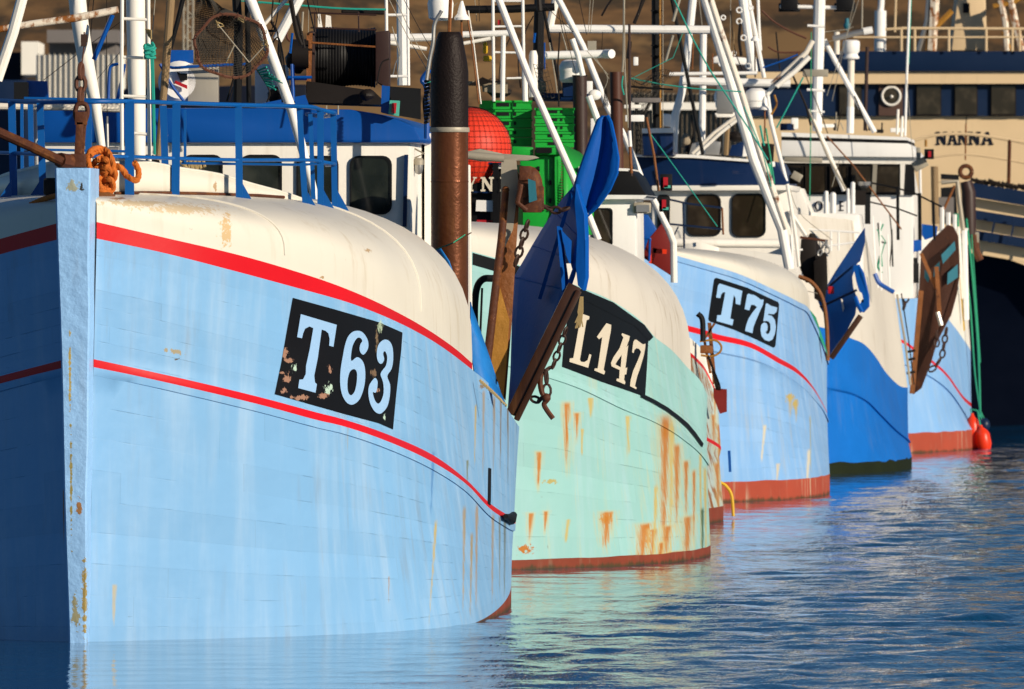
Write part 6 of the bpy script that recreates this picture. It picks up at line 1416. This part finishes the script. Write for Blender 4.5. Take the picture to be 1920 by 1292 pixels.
for x, y, w, h, mt in ((1118, 240, .12, .2, 'white_clean'), (1190, 222, .2, .07, 'white_clean'), (1105, 170, .07, .2, 'white_clean'), (1186, 200, .18, .04, 'white_paint'), (1192, 115, .05, .09, 'white_clean'), (1212, 188, .3, .05, 'shed_grey')):
    MB().box(P(x, y, 108.5), (w, .12, h)).build('deck_box', mt, o, bevel=.01)
# T 75 roof
o = D.o
blob(o, 'net_heap', 'dark_gear', 1300, 277, 16, 10, 130.6); blob(o, 'net_heap', 'wood_grey', 1286, 266, 10, 16, 130.8); blob(o, 'net_heap', 'dark_gear', 1378, 255, 16, 10, 131.6); blob(o, 'tangle', 'green_rope', 1440, 322, 8, 14, 127.6)
blob(o, 'winch', 'dark_gear', 1520, 470, 18, 30, 129.8); blob(o, 'rag', 'wood_grey', 1412, 268, 8, 8, 130.6)
for q, mt in ((((1296, 270), (1322, 262), (1322, 290), (1290, 290)), 'steel'), (((1324, 264), (1352, 266), (1352, 291), (1322, 290)), 'steel'), (((1372, 272), (1396, 268), (1392, 294), (1366, 292)), 'navy'), (((1394, 272), (1402, 262), (1408, 292), (1392, 294)), 'white_clean'),
              (((1428, 268), (1452, 270), (1450, 308), (1432, 306)), 'dark_gear'), (((1344, 160), (1376, 160), (1376, 215), (1344, 215)), 'steel'), (((1340, 212), (1382, 210), (1376, 220), (1344, 220)), 'white_paint')):
    MB().prism([P(x, y, 130.2) for x, y in q], (0, .2, 0)).build('roof_fitting', mt, o, bevel=.01)
many(o, 128.8, [('post', 'wood', 10, ((1364, 235), (1361, 291))), ('rope', 'dark_gear', 2.5, ((1368, 232), (1385, 250), (1400, 272), (1410, 285))), ('stay', 'dark_gear', 2, ((1370, 20), (1377, 90), (1392, 132))), ('stay', 'dark_gear', 2.5, ((1340, 220), (1352, 260), (1350, 290))),
  ('hook_line', 'rust_yellow', 4, ((1452, 178), (1456, 196), (1446, 215))), ('cable', 'rust_beam', 3, ((1336, 100), (1336, 140))), ('cable', 'rust_beam', 3, ((1300, 60), (1298, 130))), ('cable', 'dark_gear', 4, ((1296, 215), (1300, 250), (1290, 290))),
  ('chain', 'rust_chain', 4, ((1428, 20), (1450, 40), (1480, 58), (1512, 72))), ('chain', 'rust_chain', 3.5, ((1440, 88), (1460, 98), (1500, 98))), ('stay', 'dark_gear', 3, ((1455, 60), (1462, 130))), ('stay', 'galv', 1.3, ((1310, -5), (1318, 60))),
  ('stay', 'wood', 2.5, ((1376, 60), (1375, 105))), ('stay', 'dark_gear', 6, ((1388, 44), (1386, 75), (1390, 105))), ('rope', 'teal_rope', 3, ((1380, 155), (1384, 165), (1378, 172), (1390, 176))), ('rope', 'teal_rope', 4, ((1425, 235), (1436, 290), (1448, 350))),
  ('rail', 'white_clean', 4, ((1483, 470), (1505, 468))), ('wire', 'galv', 1.5, ((1510, 545), (1540, 552))), ('wire', 'galv', 1.3, ((1478, 345), (1500, 400), (1560, 450)))])
stroke('diagonal_brace', line3((1480, 395), (1512, 444), Y=129.8), 8, 'white_paint', o)
MB().chain(P(1549, 452, 129), P(1552, 475, 129), .09, .011).build('gear_chain', 'steel', o)
# blue and white boat roof
o = E.o
for x, y, w, h, mt in ((1476, 238, .2, .1, 'navy'), (1490, 232, .1, .16, 'white_clean'), (1548, 236, .3, .05, 'white_clean'), (1566, 238, .05, .1, 'dark_gear'), (1684, 244, .22, .06, 'white_clean'), (1650, 246, .1, .05, 'dark_gear'), (1632, 238, .06, .1, 'dark_gear')):
    MB().box(P(x, y, 146.5), (w, .12, h)).build('roof_fitting', mt, o, bevel=.01)
many(o, 144, [('cable', 'dark_gear', 2, ((1578, 205), (1572, 235), (1570, 246))), ('cable', 'dark_gear', 3, ((1602, 180), (1618, 220), (1626, 246))), ('stay', 'galv', 1.2, ((1602, 0), (1560, 190))), ('stay', 'galv', 1.2, ((1546, 80), (1620, 60))), ('stay', 'dark_gear', 2, ((1494, 100), (1530, 190), (1552, 250))),
   ('stay', 'galv', 1.2, ((1700, 150), (1712, 300))), ('rope', 'dark_gear', 2.5, ((1668, 400), (1672, 450), (1668, 500))), ('rope', 'green_rope', 4, ((1650, 480), (1646, 500), (1654, 512))), ('rope', 'dark_gear', 3, ((1646, 418), (1650, 450), (1662, 456)))])
for x in (1480, 1584): MB().box(P(x, 8, 146), (.24, .2, .16)).build('deck_lamp', 'black', o, bevel=.02)
# wheelhouse wipers and clutter along the cream ship's foredeck
for k in range(7):
    x = 1835+k*14; blob(S_hold[0], 'deck_gear', 'dark_gear', x, 342+k*1.8, 7, 4, 178.4)
WAVE = .27
# ---------------------------------------------------------------- water, hill, light, camera
def water():
    import numpy as np
    rng = np.random.default_rng(3)
    ys = [60.0]
    while ys[-1] < 215: ys.append(ys[-1] + .055*(ys[-1]/76)**1.7)
    ys = np.array([-30, 0, 30, 50] + ys + [240, 280, 340]); xs = np.concatenate([[-120, -60, -30, -15], np.arange(-6, 13, .075), [18, 30, 60, 120]])
    X, Yg = np.meshgrid(xs, ys); Z = np.zeros_like(X)
    for k in range(70):
        lam = .26*(1.5/.26)**rng.random(); th = rng.normal(0, .75); kk = 2*np.pi/lam
        Z += .0105*lam**.9*np.sin(kk*(X*np.sin(th)+Yg*np.cos(th))+rng.random()*6.28)
    g = X - (.0+(Yg-80)*.085)
    t = np.clip((g+1.2)/3.6 + np.clip((83-Yg)/7, 0, .6)*np.clip((X+.5)*1.5, 0, 1), 0, 1); amp = .10+.90*t*t*(3-2*t)
    patch = .75+.25*np.sin(X*.9+np.sin(Yg*.21)*2)*np.sin(Yg*.33+1)
    Z *= amp*patch*WAVE; Z[(Yg < 60) | (Yg > 212)] = 0; Z[(X < -6) | (X > 12.9)] = 0
    nr, nc = X.shape
    me = bpy.data.meshes.new('water'); co = np.stack([X, Yg, Z], -1).reshape(-1, 3)
    me.vertices.add(nr*nc); me.vertices.foreach_set('co', co.ravel())
    i = np.arange((nr-1)*(nc-1)); r, c = i//(nc-1), i % (nc-1); q = np.stack([r*nc+c, r*nc+c+1, (r+1)*nc+c+1, (r+1)*nc+c], -1)
    me.loops.add(q.size); me.loops.foreach_set('vertex_index', q.ravel()); me.polygons.add(len(q)); me.polygons.foreach_set('loop_start', np.arange(0, q.size, 4)); me.polygons.foreach_set('use_smooth', np.ones(len(q), bool))
    me.update(calc_edges=True)
    m = bpy.data.materials.new('harbour_water'); m.use_nodes = True; MATS['harbour_water'] = m
    nt = m.node_tree; b = nt.nodes['Principled BSDF']
    b.inputs['Base Color'].default_value = (.0, .06, .15, 1); b.inputs['Roughness'].default_value = .03; b.inputs['IOR'].default_value = 1.33
    tc = nt.nodes.new('ShaderNodeTexCoord'); o = tc.outputs['Object']
    so = nt.nodes.new('ShaderNodeSeparateXYZ'); nt.links.new(o, so.inputs[0])
    a = noi(nt, o, 1.0, 4, .6, (3.2, 1.1, 1)); c = noi(nt, o, 1.0, 3, .55, (.8, .28, 1)); d = noi(nt, o, 1.0, 3, .6, (11, 4.5, 1))
    sw = noi(nt, o, .12, 2)
    # sheltered, calmer water close to the first hull
    calm = ramp(nt, math_(nt, 'ADD', math_(nt, 'SUBTRACT', so.outputs[0], math_(nt, 'MULTIPLY', math_(nt, 'SUBTRACT', so.outputs[1], 80), .085)), math_(nt, 'MULTIPLY', sw, 1.5)), -1.0, 2.4)
    calm = math_(nt, 'MULTIPLY_ADD', calm, .85, .15)
    h = math_(nt, 'ADD', math_(nt, 'MULTIPLY', a, .026), math_(nt, 'MULTIPLY', d, .012))
    h = math_(nt, 'MULTIPLY', h, calm)
    bp = nt.nodes.new('ShaderNodeBump'); bp.inputs['Strength'].default_value = 1; bp.inputs['Distance'].default_value = 1
    nt.links.new(h, bp.inputs['Height']); nt.links.new(bp.outputs[0], b.inputs['Normal'])
    me.materials.append(m); w = bpy.data.objects.new('water', me); COL.objects.link(w); w['kind'] = 'structure'
water()
def hill():
    mb = MB(); rows = []
    for j in range(40):
        t = j/39; y = 330 + 170*t
        row = []
        for i in range(121):
            x = -160 + 320*i/120
            z = -1.5 + 42*(t**.8) + 5*noise.noise(Vector((x*.03, y*.03, 0)))*min(1, t*3) + 1.6*noise.noise(Vector((x*.15, y*.15, 3)))*min(1, t*3)
            row.append(Vector((x, y, z)))
        rows.append(row)
    mb.grid(rows)
    m = paint('dune', (.165, .088, .034), rough=.95, var=.7, vs=.7, dirt=.5, dirtcol=(.07, .05, .02), bump=0)
    nt = m.node_tree; tc = nt.nodes.new('ShaderNodeTexCoord'); oc = tc.outputs['Object']; bs = nt.nodes['Principled BSDF']; old = bs.inputs['Base Color'].links[0].from_socket
    k = ramp(nt, noi(nt, oc, .45, 6, .65, (1, .5, 1.6)), .42, .58); nt.links.new(mix(nt, k, old, (.055, .036, .018)), bs.inputs['Base Color'])
    k2 = ramp(nt, noi(nt, oc, .2, 4, .6, (1, .5, 2)), .5, .62); old = bs.inputs['Base Color'].links[0].from_socket; nt.links.new(mix(nt, k2, old, (.24, .14, .055)), bs.inputs['Base Color'])
    h = mb.build('hill', 'dune', None, smooth=60); h['kind'] = 'structure'
hill()
SUN_AZ, SUN_EL = 50, 18      # azimuth measured from straight behind the camera toward the right
d = Vector((math.sin(R(SUN_AZ))*math.cos(R(SUN_EL)), -math.cos(R(SUN_AZ))*math.cos(R(SUN_EL)), math.sin(R(SUN_EL))))
sl = bpy.data.lights.new('sun', 'SUN'); sl.energy = 5.0; sl.angle = R(.5); sl.color = (1, .87, .69)
so = bpy.data.objects.new('sun', sl); COL.objects.link(so); so.rotation_euler = d.to_track_quat('Z', 'Y').to_euler()
w = bpy.data.worlds.new('World'); SC.world = w; w.use_nodes = True
nt = w.node_tree; sky = nt.nodes.new('ShaderNodeTexSky'); sky.sky_type = 'NISHITA'; sky.sun_disc = False
sky.sun_elevation = R(SUN_EL); sky.sun_rotation = math.atan2(d.x, d.y); sky.air_density = 1.0; sky.dust_density = 0; sky.ozone_density = 6.0; sky.altitude = 0
nt.links.new(sky.outputs[0], nt.nodes['Background'].inputs[0]); nt.nodes['Background'].inputs[1].default_value = .06
cd = bpy.data.cameras.new('camera'); co = bpy.data.objects.new('camera', cd); COL.objects.link(co)
co.location = CAM; co.rotation_euler = (R(90), 0, 0); cd.sensor_width = 36; cd.lens = F/1920*36; cd.shift_y = -146/1920
cd.clip_end = 2000; cd.dof.use_dof = True; cd.dof.focus_distance = 82; cd.dof.aperture_fstop = 11
SC.camera = co
SC.view_settings.view_transform = 'Standard'; SC.view_settings.look = 'None'; SC.view_settings.gamma = 1; SC.view_settings.exposure = .06
SC.cycles.use_denoising = True; SC.cycles.caustics_reflective = True; SC.cycles.blur_glossy = .25; SC.cycles.max_bounces = 8; SC.cycles.sample_clamp_indirect = 4
